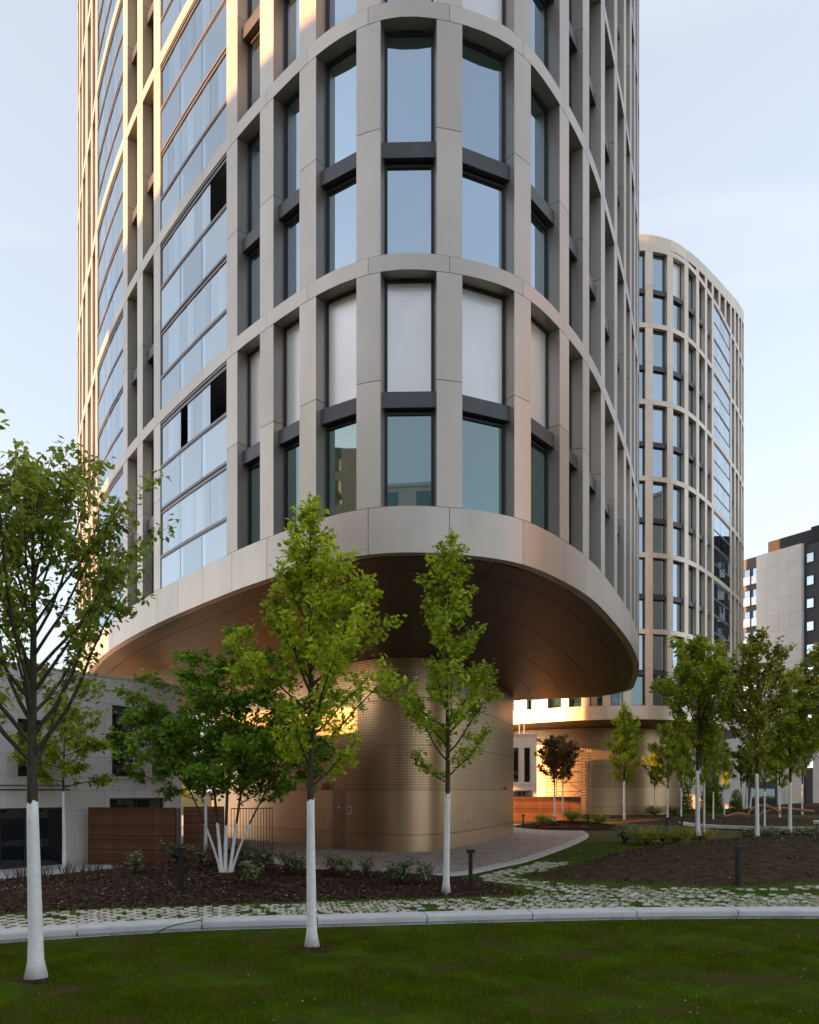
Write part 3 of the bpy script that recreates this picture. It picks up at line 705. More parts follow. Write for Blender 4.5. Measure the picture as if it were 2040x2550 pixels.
# thin black cable lying over the kerb
pts = []
for px, py, z in ((370, 2330, 0.03), (392, 2322, 0.1), (415, 2311, 0.215), (440, 2303, 0.225), (470, 2297, 0.225), (505, 2291, 0.225)): pts.append(tuple(G(px, py, z)))
mb = MB(); mb.tube(catm([Vector(p) for p in pts], 5), 0.012, 6); tag(link('cable', mb.mesh('cable', M['cable'], True)), 'thin black cable lying across the concrete kerb near the left trunk', 'cable')

# ------------------------------------------------------------------ polygons helpers
def inpoly(x, y, P):
    c = False; n = len(P); j = n-1
    for i in range(n):
        if (P[i][1] > y) != (P[j][1] > y) and x < (P[j][0]-P[i][0])*(y-P[i][1])/(P[j][1]-P[i][1])+P[i][0]: c = not c
        j = i
    return c
def closed_smooth(P, n=6):
    P = [Vector(p) for p in P]; out = []; m = len(P)
    for i in range(m):
        p0, p1, p2, p3 = P[i-1], P[i], P[(i+1) % m], P[(i+2) % m]
        for k in range(n):
            t = k/n; out.append(0.5*((2*p1)+(-p0+p2)*t+(2*p0-5*p1+4*p2-p3)*t*t+(-p0+3*p1-3*p2+p3)*t**3))
    return out
class Mound:
    def __init__(s, pts, H, power=1.0, c=None):
        s.B = closed_smooth(pts); s.H = H; s.c = c or sum(s.B, Vector((0, 0)))/len(s.B); s.pw = power
        s.ang = [math.atan2((p-s.c).y, (p-s.c).x) for p in s.B]; s.rad = [(p-s.c).length for p in s.B]
        o = sorted(range(len(s.ang)), key=lambda i: s.ang[i]); s.A = np.array([s.ang[i] for i in o]); s.R = np.array([s.rad[i] for i in o])
    def r(s, x, y):
        d = Vector((x, y))-s.c; a = math.atan2(d.y, d.x); R = float(np.interp(a, s.A, s.R, period=2*math.pi)); return d.length/R
    def h(s, x, y):
        r = s.r(x, y); return 0 if r >= 1 else s.H*(1-r**2)**s.pw
    def build(s, name, mat, z0=0.016, rings=26, seg=110):
        V = [(s.c.x, s.c.y, z0+s.H)]; F = []
        for j in range(1, rings+1):
            r = j/rings
            for k in range(seg):
                a = 2*math.pi*k/seg-math.pi; R = float(np.interp(a, s.A, s.R, period=2*math.pi)); x = s.c.x+math.cos(a)*R*r; y = s.c.y+math.sin(a)*R*r
                wob = 0.03*math.sin(x*3.1+y*2.3)*math.sin(y*4.1-x)*(1-r) + (random.random()-0.5)*0.02*(1-r)
                V.append((x, y, z0+s.H*(1-r*r)**s.pw+wob+terrain(x, y)-(0.03 if j == rings else 0)))
        for k in range(seg): F.append((0, 1+k, 1+(k+1) % seg))
        for j in range(rings-1):
            for k in range(seg): a = 1+j*seg+k; b = 1+j*seg+(k+1) % seg; F.append((a, a+seg, b+seg, b))
        return tag(link(name, mesh(name, V, F, mat, True)), kind='structure')
def gp(lst): return [G(x, y, 0.0).to_2d() for x, y in lst]

bed1 = Mound(gp([(-160,2215),(0,2201),(150,2185),(300,2168),(420,2150),(520,2138),(620,2135),(700,2160),(787,2174.5),(919,2185.5),(1019,2190),(1119,2186.5),(1200,2196),(1310,2222),(1250,2234),(1000,2241),(760,2249),(480,2258),(200,2268),(0,2279),(-200,2288)]), 0.42, 0.8, c=G(520, 2196, 0).to_2d())
bed1.build('mulch_bed', M['mulch'])
bed2 = Mound([G(1287,2184,0).to_2d(), G(1400,2165,0).to_2d(), G(1473,2140,0).to_2d(), Vector((11.5,41)), Vector((17,45)), Vector((25,44)), Vector((30,36)), Vector((27,30)), G(2040,2197,0).to_2d(), G(1833,2208,0).to_2d(), G(1600,2203,0).to_2d(), G(1420,2196,0).to_2d()], 0.85, 1.1, c=Vector((17.5, 35.5)))
bed2.build('soil_mound', M['soil'])
bed3 = Mound([Vector((7.6,60)), Vector((9.5,57.2)), Vector((13,56.8)), Vector((15.6,58.4)), Vector((15.5,61.5)), Vector((12,63.5)), Vector((8.5,63))], 0.5, 1.0)
bed3.build('mulch_bed', M['mulch'])
bed4 = Mound([Vector((17,67)), Vector((22,62)), Vector((30,61)), Vector((36,64)), Vector((36,72)), Vector((28,76)), Vector((20,74))], 0.35, 1.0)
bed4.build('soil_mound', M['soil'])
bed5 = Mound([Vector((34,88)), Vector((40,84)), Vector((50,84)), Vector((56,90)), Vector((50,97)), Vector((40,97))], 1.1, 1.0)
bed5.build('soil_mound', M['soil'])
MOUNDS = [bed1, bed2, bed3, bed4, bed5]
def gz(x, y): return terrain(x, y)+max(m.h(x, y) for m in MOUNDS)+0.01

# plaza
plz = [(560,2112),(640,2137),(703,2158),(787,2172),(919,2182.5),(1019,2186.5),(1119,2183),(1183,2176),(1260,2158.5),(1322,2144),(1409,2113),(1458,2091),(1465,2081),(1448,2072),(1409,2064.5),(1278,2060.5)]
PZ = [G(x, y, 0).to_2d() for x, y in plz]; PZc = catm(PZ, 6)
body = PZc+[Vector((-1, 72)), Vector((-18, 62)), Vector((-14, 46))]
tag(link('plaza_paving', mesh('plaza_paving', [(p.x, p.y, 0.022+terrain(p.x, p.y)) for p in body], [tuple(range(len(body)))], M['plaza'])), kind='structure')
# rim stones of the plaza
rim = thing('plaza_edging', 'curved pale concrete edging ring around the sett plaza', 'kerb', (3, 40, 0)); S_ = arclen(PZc); nr_ = int(S_[-1]/2.2)
def pz_at(s, off):
    i = max(j for j in range(len(S_)) if S_[j] <= min(s, S_[-1]-1e-4)); t = (s-S_[i])/(S_[i+1]-S_[i]); p = PZc[i]+(PZc[i+1]-PZc[i])*t
    d = (PZc[min(len(PZc)-1, i+2)]-PZc[max(0, i-1)]).normalized(); return p+Vector((-d.y, d.x))*off
for k in range(nr_):
    V = []; F = []; n = 4
    for i in range(n+1):
        s = S_[-1]*(k+0.004+0.992*i/n)/nr_
        for o, z in ((-0.02, -0.01), (-0.02, 0.075), (0.5, 0.075), (0.5, 0.0)): p = pz_at(s, o); V.append((p.x-3, p.y-40, z))
    for i in range(n):
        for j in range(3): F.append((4*i+j, 4*i+j+1, 4*i+5+j, 4*i+4+j))
    F += [(3, 2, 1, 0), (4*n, 4*n+1, 4*n+2, 4*n+3)]
    link('edging_stone', mesh('edging_stone', V, F, M['concrete']), rim)

# setts of the path
path_poly = gp([(-260,2298),(0,2283),(200,2271),(480,2262),(760,2253),(1000,2245),(1250,2238),(1330,2224),(1300,2205),(1220,2196),(1150,2190),(1260,2168),(1330,2152),(1420,2120),(1468,2096),(1500,2085),(1540,2092),(1500,2118),(1440,2144),(1360,2168),(1290,2186),(1330,2196),(1460,2206),(1700,2213),(1833,2216),(2040,2207),(2300,2205)])
setts = []
s = 0.3
rowi = 0; off = KW+0.10
while off < 14.5:
    s = 0.2+(0.14 if rowi % 2 else 0)+random.random()*0.05
    while s < SK[-1]-0.2:
        p, d = kc_at(s, off); rx, ry = p.x, p.y
        ok = False
        px_, py_ = proj((rx, ry, 0))
        if -160 < px_ < 2200:
            if off < 4.7:   # main path band, fading to the bed side
                lim = 4.4
                ok = off < lim+random.uniform(-.25, .25)
            if not ok and off >= 1.6: ok = inpoly(rx, ry, [(q.x, q.y) for q in path_poly])
            if ok:
                if bed1.r(rx, ry) < 1.03 or bed2.r(rx, ry) < 1.02: ok = False
                dens = 0.93 if px_ < 560 else 0.86
                if off > 4.7: dens = 0.8
                patch = math.sin(rx*1.7+1)*math.sin(ry*1.3+rx*0.6)
                if patch > 0.55 and px_ > 560: dens -= 0.45
                if random.random() > dens: ok = False
        if ok: setts.append((rx, ry, math.atan2(d.y, d.x), proj((rx, ry, 0))))
        s += 0.265
    off += 0.235; rowi += 1
    if off > 3.0: off += 0.015
print('setts', len(setts))
def sett_geo(k, w_=0.205, d_=0.165):
    r = random.Random(k); V = []
    for z, q in ((-0.03, 1.0), (0.012, 1.0), (0.020, 0.84)):
        for sx, sy in ((-1, -1), (1, -1), (1, 1), (-1, 1)):
            V.append((sx*w_/2*q*(0.93+0.14*r.random()), sy*d_/2*q*(0.93+0.14*r.random()), z+0.008*r.random()))
    F = [(8, 9, 10, 11)]
    for a in (0, 4):
        for j in range(4): F.append((a+j, a+(j+1) % 4, a+4+(j+1) % 4, a+4+j))
    return V, F
path = thing('sett_path', 'grassy path of pale granite setts behind the concrete kerb', 'path', (0, 20, 0)); path['kind'] = 'structure'
variants = [mesh('sett', *sett_geo(k), M['paver']) for k in range(8)]
setts.sort(key=lambda t: t[1] + (0 if -20 < t[3][0] < 2060 else 100))
rest = MB()
for i, (x, y, a, _) in enumerate(setts):
    if i < 295:
        link('sett', variants[i % 8], path, (x, y-20, 0.012), a+random.uniform(-.06, .06))
    else:
        V, F = sett_geo(i % 8); c, s_ = math.cos(a+random.uniform(-.06, .06)), math.sin(a); rest.add([(x+v[0]*c-v[1]*s_, y-20+v[0]*s_+v[1]*c, v[2]+0.012) for v in V], F)
o = link('sett', rest.mesh('sett', M['paver']), path); tag(o, kind='stuff')

# ------------------------------------------------------------------ grass blades
def blades(name, mat, P, h, wd, label=None):
    P = np.asarray(P, float); n = len(P); a = RNG.uniform(0, 2*np.pi, n); hh = h*RNG.uniform(0.5, 1.4, n); ln = RNG.normal(0, 0.35, (n, 2))*hh[:, None]
    dx = np.cos(a)*wd; dy = np.sin(a)*wd
    V = np.empty((n, 3, 3)); V[:, 0] = P; V[:, 0, 0] -= dx; V[:, 0, 1] -= dy; V[:, 1] = P; V[:, 1, 0] += dx; V[:, 1, 1] += dy
    V[:, 2] = P; V[:, 2, 0] += ln[:, 0]; V[:, 2, 1] += ln[:, 1]; V[:, 2, 2] += hh
    F = np.arange(3*n).reshape(n, 3); return link(name, np_mesh(name, V.reshape(-1, 3), F, mat))
KX = np.array([p.x for p in KC]); KY = np.array([p.y for p in KC])
n = 230000; y = 8.5+11.5*RNG.random(n)**0.9; x = (RNG.random(n)-0.5)*1.12*y
m = y < np.interp(x, KX, KY)-0.1
x, y = x[m], y[m]; f = np.sin(x*1.1+2)*np.sin(y*1.7+x*0.5)+0.5*np.sin(x*3.3)*np.sin(y*4.1)+0.3*np.sin(x*9+y*3)
m = RNG.random(len(x)) < np.clip(0.55+f*0.75 - 0.30*(x > 3)*(y < 13.5), 0.05, 1)
x, y = x[m], y[m]
o = blades('grass', M['grass_blade'], np.stack([x, y, np.full(len(x), 0.01)], 1), 0.062, 0.0048); tag(o, kind='stuff')
# pale litter on the lawn, chips on the mulch, soil rings at the trunks
def flakes(name, mat, P, size, lab=None):
    P = np.asarray(P, float); n = len(P); a = RNG.uniform(0, 2*np.pi, n); l = size*RNG.uniform(0.5, 1.6, n); w_ = l*RNG.uniform(0.25, 0.6, n)
    u = np.stack([np.cos(a), np.sin(a), RNG.normal(0, 0.35, n)], 1)*l[:, None]; v = np.stack([-np.sin(a), np.cos(a), RNG.normal(0, 0.35, n)], 1)*w_[:, None]
    V = np.stack([P-u-v, P+u-v, P+u+v, P-u+v], 1); F = np.arange(4*n).reshape(n, 4)
    return tag(link(name, np_mesh(name, V.reshape(-1, 3), F, mat)), kind='stuff')
n = 1500; y = 8.8+9*RNG.random(n); x = (RNG.random(n)-0.42)*1.1*y; mm = y < np.interp(x, KX, KY)-0.1; x, y = x[mm], y[mm]
mm = RNG.random(len(x)) < np.where(x > 1.5, 0.8, 0.3); x, y = x[mm], y[mm]
flakes('leaf_litter', M['litter'], np.stack([x, y, np.full(len(x), 0.045)], 1), 0.009)
P_ = []
for mnd, cnt_ in ((bed1, 11000), (bed2, 7000), (bed3, 500)):
    for _ in range(cnt_):
        a_ = RNG.uniform(-math.pi, math.pi); r_ = RNG.random()**0.5*0.98; R_ = float(np.interp(a_, mnd.A, mnd.R, period=2*math.pi)); x_, y_ = mnd.c.x+math.cos(a_)*R_*r_, mnd.c.y+math.sin(a_)*R_*r_
        P_.append((x_, y_, gz(x_, y_)+0.03))
P_ = np.array(P_); k_ = RNG.random(len(P_)) < 0.16
flakes('bark_chips', M['chip_dark'], P_[~k_], 0.035); flakes('pale_chips', M['litter'], P_[k_], 0.022)
for (px_, py_, rr_) in ((90, 2443, 0.30), (777, 2365, 0.42)):
    g_ = G(px_, py_, 0); V = [(g_.x, g_.y, 0.05)]; nn_ = 26
    for k in range(nn_): a_ = 2*math.pi*k/nn_; q_ = rr_*(0.75+0.4*random.random()); V.append((g_.x+math.cos(a_)*q_*1.2, g_.y+math.sin(a_)*q_, 0.014))
    tag(link('soil_patch', mesh('soil_patch', V, [(0, 1+k, 1+(k+1) % nn_) for k in range(nn_)], M['mulch'], True)), kind='structure')
# tufts in the sett joints and along the verge
pts = []
for (sx, sy, a, _) in setts:
    k = 13 if sy < 26 and _[0] > 560 else 4
    if RNG.random() < (0.75 if _[0] > 560 else 0.35):
        for q in range(k*2): pts.append((sx+0.13*math.cos(a)+RNG.normal(0, 0.05), sy+0.11+RNG.normal(0, 0.04), 0.01))
cnt = 0
while cnt < 26000:
    px_ = RNG.uniform(-60, 2100); py_ = 2070+225*RNG.random(); g_ = G(px_, py_, 0); 
    r1 = bed1.r(g_.x, g_.y); r2 = bed2.r(g_.x, g_.y); cnt += 1
    edge = (1.0 < r1 < 1.10) or (0.97 < r2 < 1.12) or (0.93 < r1 < 1.0 and RNG.random() < 0.15 and g_.y < 26)
    if inpoly(g_.x, g_.y, [(q.x, q.y) for q in body]): continue
    if edge or (RNG.random() < 0.35 and g_.y > 23 and px_ > 1150 and r2 > 1 and r1 > 1):
        if g_.y > float(np.interp(g_.x, KX, KY))+KW+0.05:
            for q in range(3): pts.append((g_.x+RNG.normal(0, .08), g_.y+RNG.normal(0, .08), gz(g_.x, g_.y)))
o = blades('grass_tufts', M['grass_joint'], pts, 0.075, 0.008); tag(o, kind='stuff')

# ------------------------------------------------------------------ trees
def leaf_mesh(C, size, mat, name='crown', droop=0.4, narrow=0.42, lobed=False):
    C = np.asarray(C); n = len(C)
    a = RNG.uniform(0, 2*np.pi, n); el = RNG.normal(-droop, 0.45, n)
    d = np.stack([np.cos(a)*np.cos(el), np.sin(a)*np.cos(el), np.sin(el)], 1)
    up = np.tile([0, 0, 1.0], (n, 1))+RNG.normal(0, 0.35, (n, 3)); sd_ = np.cross(d, up); sd_ /= np.linalg.norm(sd_, axis=1)[:, None]; nn = np.cross(sd_, d)
    l = (size*RNG.uniform(0.65, 1.25, n))[:, None]; wd = l*narrow
    if lobed:   # five pointed outline
        pr = [(0, 0), (0.25, 0.75), (0.45, 0.42), (0.72, 0.75), (0.72, 0.25), (1.0, 0), (0.72, -0.25), (0.72, -0.75), (0.45, -0.42), (0.25, -0.75)]
        k = len(pr); V = np.empty((n, k, 3))
        for i, (u, v) in enumerate(pr): V[:, i] = C+d*l*u+sd_*wd*v*1.15-nn*(abs(v)*0.12*l)
        b = np.arange(n)[:, None]*k
        F = np.concatenate([b+np.array([[0, 1, 2, 8, 9][j] for j in range(5)])[None]*1][:0]+[]) if False else None
        tri = [(0, 1, 2), (0, 2, 8), (0, 8, 9), (2, 3, 4), (2, 4, 6), (2, 6, 8), (8, 6, 7), (4, 5, 6)]
        F = np.concatenate([b+np.array(t)[None] for t in tri], 0)
    else:
        V = np.empty((n, 6, 3)); V[:, 0] = C; V[:, 1] = C+d*l*0.38+sd_*wd-nn*l*0.06; V[:, 2] = C+d*l*0.75+sd_*wd*0.62-nn*l*0.10
        V[:, 3] = C+d*l-nn*l*0.16; V[:, 4] = C+d*l*0.75-sd_*wd*0.62-nn*l*0.10; V[:, 5] = C+d*l*0.38-sd_*wd-nn*l*0.06
        b = np.arange(n)[:, None]*6; F = np.concatenate([b+np.array([0, 1, 2, 3])[None], b+np.array([0, 3, 4, 5])[None]], 0)
    return np_mesh(name, V.reshape(-1, 3), F, mat)

def tree_parts(H, zc, prof, nl, leaf, size, mat, white, r0, seed, stems=None, up=0.85, limbs=34, bend=0.0, lean=(0, 0), lobed=False, narrow=0.42, dens=1.0, twigs=6, gap=0.0, droop=0.4):
    """returns meshes: trunk (bark), wrap (limewashed foot), crown (leaves)"""
    rd = random.Random(seed); bark = MB(); wh = MB(); C = []
    stems = stems or [((0, 0), (0, 0), H, r0)]
    for (bx, by), (tx, ty), HH, rr in stems:
        n = 14; pts = []; ph = rd.random()*6; ex = 1.2 if len(stems) > 1 else 1.0
        for i in range(n+1):
            t = i/n; pts.append(Vector((bx+(tx)*t**ex+lean[0]*t+0.05*math.sin(ph+t*7)*t*1.2, by+ty*t**ex+lean[1]*t+0.05*math.cos(ph*2+t*6)*t*1.2, HH*t)))
        def R(t): return max(0.008, rr*max(0.0, 1-t)**0.85*(1+0.55*math.exp(-t*70)))
        def at(t): 
            f = t*n; i = min(n-1, int(f)); return pts[i]+(pts[i+1]-pts[i])*(f-i)
        wt = white/HH
        if white > 0:
            ts = [wt*i/9 for i in range(10)]; wh.tube([at(t) for t in ts], [R(t)*(1.03+0.03*rd.random()) for t in ts], 12)
            ts = [wt*0.93+(1-wt*0.93)*i/14 for i in range(15)]
        else: ts = [i/15 for i in range(16)]
        bark.tube([at(t) for t in ts], [R(t) for t in ts], 8)
        t0 = zc/HH; az = rd.random()*6
        for k in range(limbs):
            f = (k+rd.random())/limbs; t = t0+(0.98-t0)*f**0.9
            az += 2.4+rd.uniform(-.4, .4); rad = prof(f)*rd.uniform(0.7, 1.12)
            if rd.random() < gap: continue
            p = at(t); q = [p]; st = 6; dirv = Vector((math.cos(az), math.sin(az), up*rd.uniform(0.75, 1.25))).normalized(); Ln = rad/max(0.25, math.hypot(dirv.x, dirv.y))*1.02
            for j in range(st):
                dirv = (dirv+Vector((rd.uniform(-.16, .16), rd.uniform(-.16, .16), rd.uniform(-0.03, .16)-bend))).normalized(); q.append(q[-1]+dirv*Ln/st)
            rb = max(0.007, min(R(t)*0.55, 0.011*Ln+0.006)); bark.tube(q, [rb*(1-0.8*j/st)+0.002 for j in range(st+1)], 5, False)
            m = int(nl*rad*dens/limbs/0.8)
            segs = [(q[j], q[j+1]) for j in range(3, st)]
            for b_ in range(twigs):
                j = rd.randint(1, st-1); a0 = q[j]+(q[j+1]-q[j])*rd.random(); dv = (dirv+Vector((rd.uniform(-1, 1), rd.uniform(-1, 1), rd.uniform(-.5, .6)))).normalized(); tl = Ln*rd.uniform(0.14, 0.34)
                b0 = a0+dv*tl*0.5+Vector((0, 0, rd.uniform(-.03, .05))); c0 = b0+(dv+Vector((rd.uniform(-.3, .3), rd.uniform(-.3, .3), rd.uniform(-.3, .2)))).normalized()*tl*0.5
                bark.tube([a0, b0, c0], [0.005, 0.004, 0.002], 3, False); segs += [(a0, b0), (b0, c0), (b0, c0), (b0, c0)]
            for _ in range(m):
                a0, b0 = segs[rd.randrange(len(segs))]; u = rd.random()**0.7; s_ = size*0.55
                C.append((a0.x+(b0.x-a0.x)*u+rd.gauss(0, s_), a0.y+(b0.y-a0.y)*u+rd.gauss(0, s_), a0.z+(b0.z-a0.z)*u+rd.gauss(0, s_)))
    if white > 0:
        for i_ in range(len(wh.V)-1, -1, -1):
            v_ = wh.V[i_]
            if abs(v_[2]-white) < 0.12: wh.V[i_] = (v_[0], v_[1], v_[2]+rd.uniform(-.06, .05))
    return bark.mesh('trunk', M['bark'], True), (wh.mesh('limewashed_foot', M['limewash'], True) if white > 0 else None), leaf_mesh(C, size, mat, 'crown', droop, narrow, lobed)

def put_tree(name, label, parts, loc, rz=0, sc=(1, 1, 1), group=None, cat='tree'):
    t = thing(name, label, cat, loc, rz, group, sc)
    link('trunk', parts[0], t)
    if parts[1]: link('limewashed_trunk', parts[1], t)
    link('crown', parts[2], t); return t

def lerp(pts):
    X = [p[0] for p in pts]; Yv = [p[1] for p in pts]
    return lambda f: float(np.interp(f, X, Yv))
# left foreground tree on the lawn
g_ = G(90, 2440, 0)
T = tree_parts(8.0, 2.95, lerp([(0, 1.6), (0.2, 2.3), (0.45, 1.75), (0.72, 0.8), (1, 0.12)]), 7600, None, 0.115, M['leaf_olive'], 2.75, 0.115, 11, limbs=44, up=1.2, lean=(-0.1, 0.0), narrow=0.30, gap=0.08, twigs=8)
put_tree('young_tree', 'large olive-leaved tree with limewashed trunk at the left edge of the lawn', T, g_, 0.3)
# centre foreground tree on the lawn
g_ = G(777, 2362, 0)
T = tree_parts(8.45, 3.0, lerp([(0, 1.0), (0.12, 2.05), (0.33, 1.55), (0.6, 0.75), (0.85, 0.36), (1, 0.12)]), 8800, None, 0.112, M['leaf_bright'], 2.78, 0.095, 23, limbs=46, up=0.85, lean=(-0.12, 0), lobed=True, narrow=0.42, gap=0.06, twigs=8)
put_tree('young_tree', 'bright green pyramidal tree with limewashed trunk in the middle of the lawn', T, g_, 1.2)
# slimmer tree in the bed
g_ = Vector((91/2040*22.7, 22.7, 0)); g_.z = gz(g_.x, g_.y)-0.02
T = tree_parts(9.45, 2.9, lerp([(0, 0.9), (0.12, 1.85), (0.36, 1.15), (0.7, 0.7), (0.9, 0.4), (1, 0.12)]), 7500, None, 0.13, M['leaf_mid'], 2.75, 0.09, 31, limbs=40, up=0.8, lean=(0.0, -2.2), lobed=True, narrow=0.4, gap=0.06, twigs=7)
put_tree('young_tree', 'slim green tree in front of the bronze core beside a path light', T, g_, 0.0)
# multi-stem maple
g_ = G(562, 2208, 0); g_.z = gz(g_.x, g_.y)-0.05
st = [((-0.13, 0), (-0.7, 0.2), 6.8, 0.055), ((-0.02, 0.05), (0.3, -0.3), 7.5, 0.06), ((0.13, -0.02), (1.1, 0.3), 6.7, 0.05), ((-0.16, 0.1), (-2.5, 0.8), 5.4, 0.04), ((0.16, 0.05), (2.3, -0.3), 4.9, 0.038)]
T = tree_parts(7, 2.1, lerp([(0, 2.3), (0.3, 2.1), (0.7, 1.4), (1, 0.4)]), 2200, None, 0.16, M['leaf_dark'], 1.55, 0.09, 41, stems=st, limbs=19, bend=0.12, up=0.6, lobed=True, narrow=0.45, twigs=7)
put_tree('multi_stem_maple', 'dense dark green multi-stemmed maple with limewashed stems in the mulch bed', T, g_, 0.0)
# thin trees behind at left
T5 = tree_parts(6.2, 2.9, lerp([(0, 1.1), (0.3, 1.5), (0.7, 0.9), (1, 0.2)]), 4200, None, 0.14, M['leaf_mid'], 2.9, 0.075, 51, limbs=24, bend=0.12, up=0.45, narrow=0.35, twigs=6)
g_ = G(160, 2172, 0); put_tree('young_tree', 'thin tree with long limewashed stem in front of the stone annex door', T5, g_, 0.5, (1, 1, 1))
g_ = G(512, 2134, 0.2); put_tree('young_tree', 'thin limewashed tree seen between the slatted fence and the maple stems', T5, g_, 2.5, (1, 1, 1.05))
# templates for the right hand grove
TA = tree_parts(10.2, 3.4, lerp([(0, 1.3), (0.15, 2.5), (0.4, 2.2), (0.7, 1.4), (1, 0.25)]), 6000, None, 0.19, M['leaf_mid'], 3.3, 0.12, 61, limbs=42, up=0.9, lobed=True, narrow=0.42, twigs=7)
TB = tree_parts(10.0, 3.5, lerp([(0, 1.2), (0.2, 2.1), (0.5, 1.5), (0.8, 0.8), (1, 0.2)]), 4300, None, 0.18, M['leaf_hedge'], 3.2, 0.11, 62, limbs=40, up=1.0, narrow=0.4, twigs=7, gap=0.08)
TC = tree_parts(9.0, 3.0, lerp([(0, 1.4), (0.25, 1.9), (0.6, 1.4), (1, 0.2)]), 5500, None, 0.18, M['leaf_yellow'], 2.9, 0.095, 63, limbs=34, up=0.8, lobed=True, narrow=0.42, twigs=6, gap=0.1)
TD = tree_parts(8.2, 2.6, lerp([(0, 1.0), (0.25, 1.5), (0.6, 1.0), (1, 0.15)]), 5500, None, 0.18, M['leaf_mid'], 2.9, 0.10, 64, limbs=34, up=0.8, lobed=True, narrow=0.42, twigs=6)
TP = tree_parts(7.2, 3.0, lerp([(0, 1.2), (0.3, 1.9), (0.7, 1.3), (1, 0.25)]), 7000, None, 0.14, M['leaf_plum'], 3.0, 0.085, 65, limbs=30, up=0.8, narrow=0.4, twigs=6)
def grove(tm, px, basepy, Y, label, toppy, rz, hnom, wsc=1.0, cat='tree', name='young_tree'):
    z = EYE-(basepy-1967)/2040*Y; x = (px-1020)/2040*Y; h = (basepy-toppy)/2040*Y; s = h/hnom
    return put_tree(name, label, tm, (x, Y, max(z, terrain(x, Y)) if False else z), rz, (s*wsc, s*wsc, s))
grove(TA, 1738, 2081, 44, 'tall green tree with thick limewashed trunk on the crest of the soil mound', 1585, 0.4, 10.2, 1.0)
grove(TD, 1754, 2081, 45.0, 'slender second stem growing right beside the thick limewashed trunk on the mound', 1700, 1.9, 8.2, 0.6)
grove(TB, 1886, 2093, 43, 'airy olive green tree on the mound before the pale hotel wall', 1575, 1.1, 10.0, 0.95)
grove(TC, 1968, 2082, 46, 'yellowish spreading tree right of the airy one on the mound', 1670, 2.2, 9.0, 1.1)
grove(TB, 2052, 2085, 47, 'dense tree cut off by the right edge of the picture', 1600, 3.0, 10.0, 1.15)
grove(TD, 1555, 2050, 70, 'small green tree in front of the distant tower core', 1755, 0.7, 8.2, 0.95)
grove(TP, 1382, 2041, 62, 'left of the two brown-leaved trees by the scaffold', 1838, 0.2, 7.2, 1.15)
grove(TP, 1402, 2034, 63.5, 'right of the two brown-leaved trees by the scaffold', 1850, 1.9, 7.2, 1.15)
grove(TC, 1631, 2022, 80, 'small yellow-green tree whose shadow falls on the distant core', 1850, 0.9, 9.0, 0.9)
grove(TC, 1663, 2043, 70, 'yellow-leaved tree between the distant core and the mound trees', 1800, 2.4, 9.0, 0.85)
grove(TA, 1697, 2046, 74, 'green tree left behind the thick limewashed trunk', 1790, 1.4, 10.2, 0.7)
grove(TB, 1777, 2053, 66, 'thin-stemmed tree just right behind the thick limewashed trunk', 1800, 0.1, 10.0, 0.7)
grove(TD, 1804, 2035, 84, 'sparse small tree in front of the far white wall', 1840, 2.8, 8.2, 0.8)
grove(TC, 1905, 2062, 60, 'yellowish tree right behind the airy tree of the mound', 1780, 1.7, 9.0, 0.8)
grove(TD, 1942, 2043, 76, 'distant green tree between the two right mound trees', 1800, 0.6, 8.2, 1.0)
grove(TA, 1998, 2030, 84, 'distant tree behind the round white table top', 1790, 2.0, 10.2, 0.8)
grove(TD, 1717, 2010, 104, 'farthest tiny limewashed tree left of the white wall', 1880, 1.0, 8.2, 0.9)
# multi-stem far tree
stf = [((-0.3, 0), (-0.6, 0), 6.0, 0.10), ((0.0, 0), (0.1, 0.2), 6.8, 0.11), ((0.3, 0), (0.6, -0.1), 6.0, 0.10)]
TM = tree_parts(6.5, 2.6, lerp([(0, 1.5), (0.5, 1.4), (1, 0.3)]), 2600, None, 0.16, M['leaf_hedge'], 2.4, 0.1, 71, stems=stf, limbs=14, up=0.7, narrow=0.4)
grove(TM, 1860, 2022, 92, 'far multi-stemmed tree with three limewashed stems before the dark wall strip', 1850, 0, 6.8, 1.0, name='multi_stem_tree')
# sunlit tree beyond the overhang at left and others closing the view
TS = tree_parts(8.5, 1.2, lerp([(0, 2.2), (0.4, 2.6), (0.8, 1.5), (1, 0.4)]), 9000, None, 0.2, M['leaf_yellow'], 0, 0.12, 81, limbs=34, up=0.7, narrow=0.45)
for k, (x, y, s, lb) in enumerate(((-21, 74, 1.0, 'sunlit yellow tree glowing in the gap beyond the left overhang'), (-27, 82, 1.1, 'sunlit tree farther left beyond the overhang behind the annex'), (-13, 86, 1.1, 'sunlit tree farthest behind the vertical bar fence'))):
    put_tree('garden_tree', lb, TS, (x, y, 0.3), k*1.3, (s, s, s))
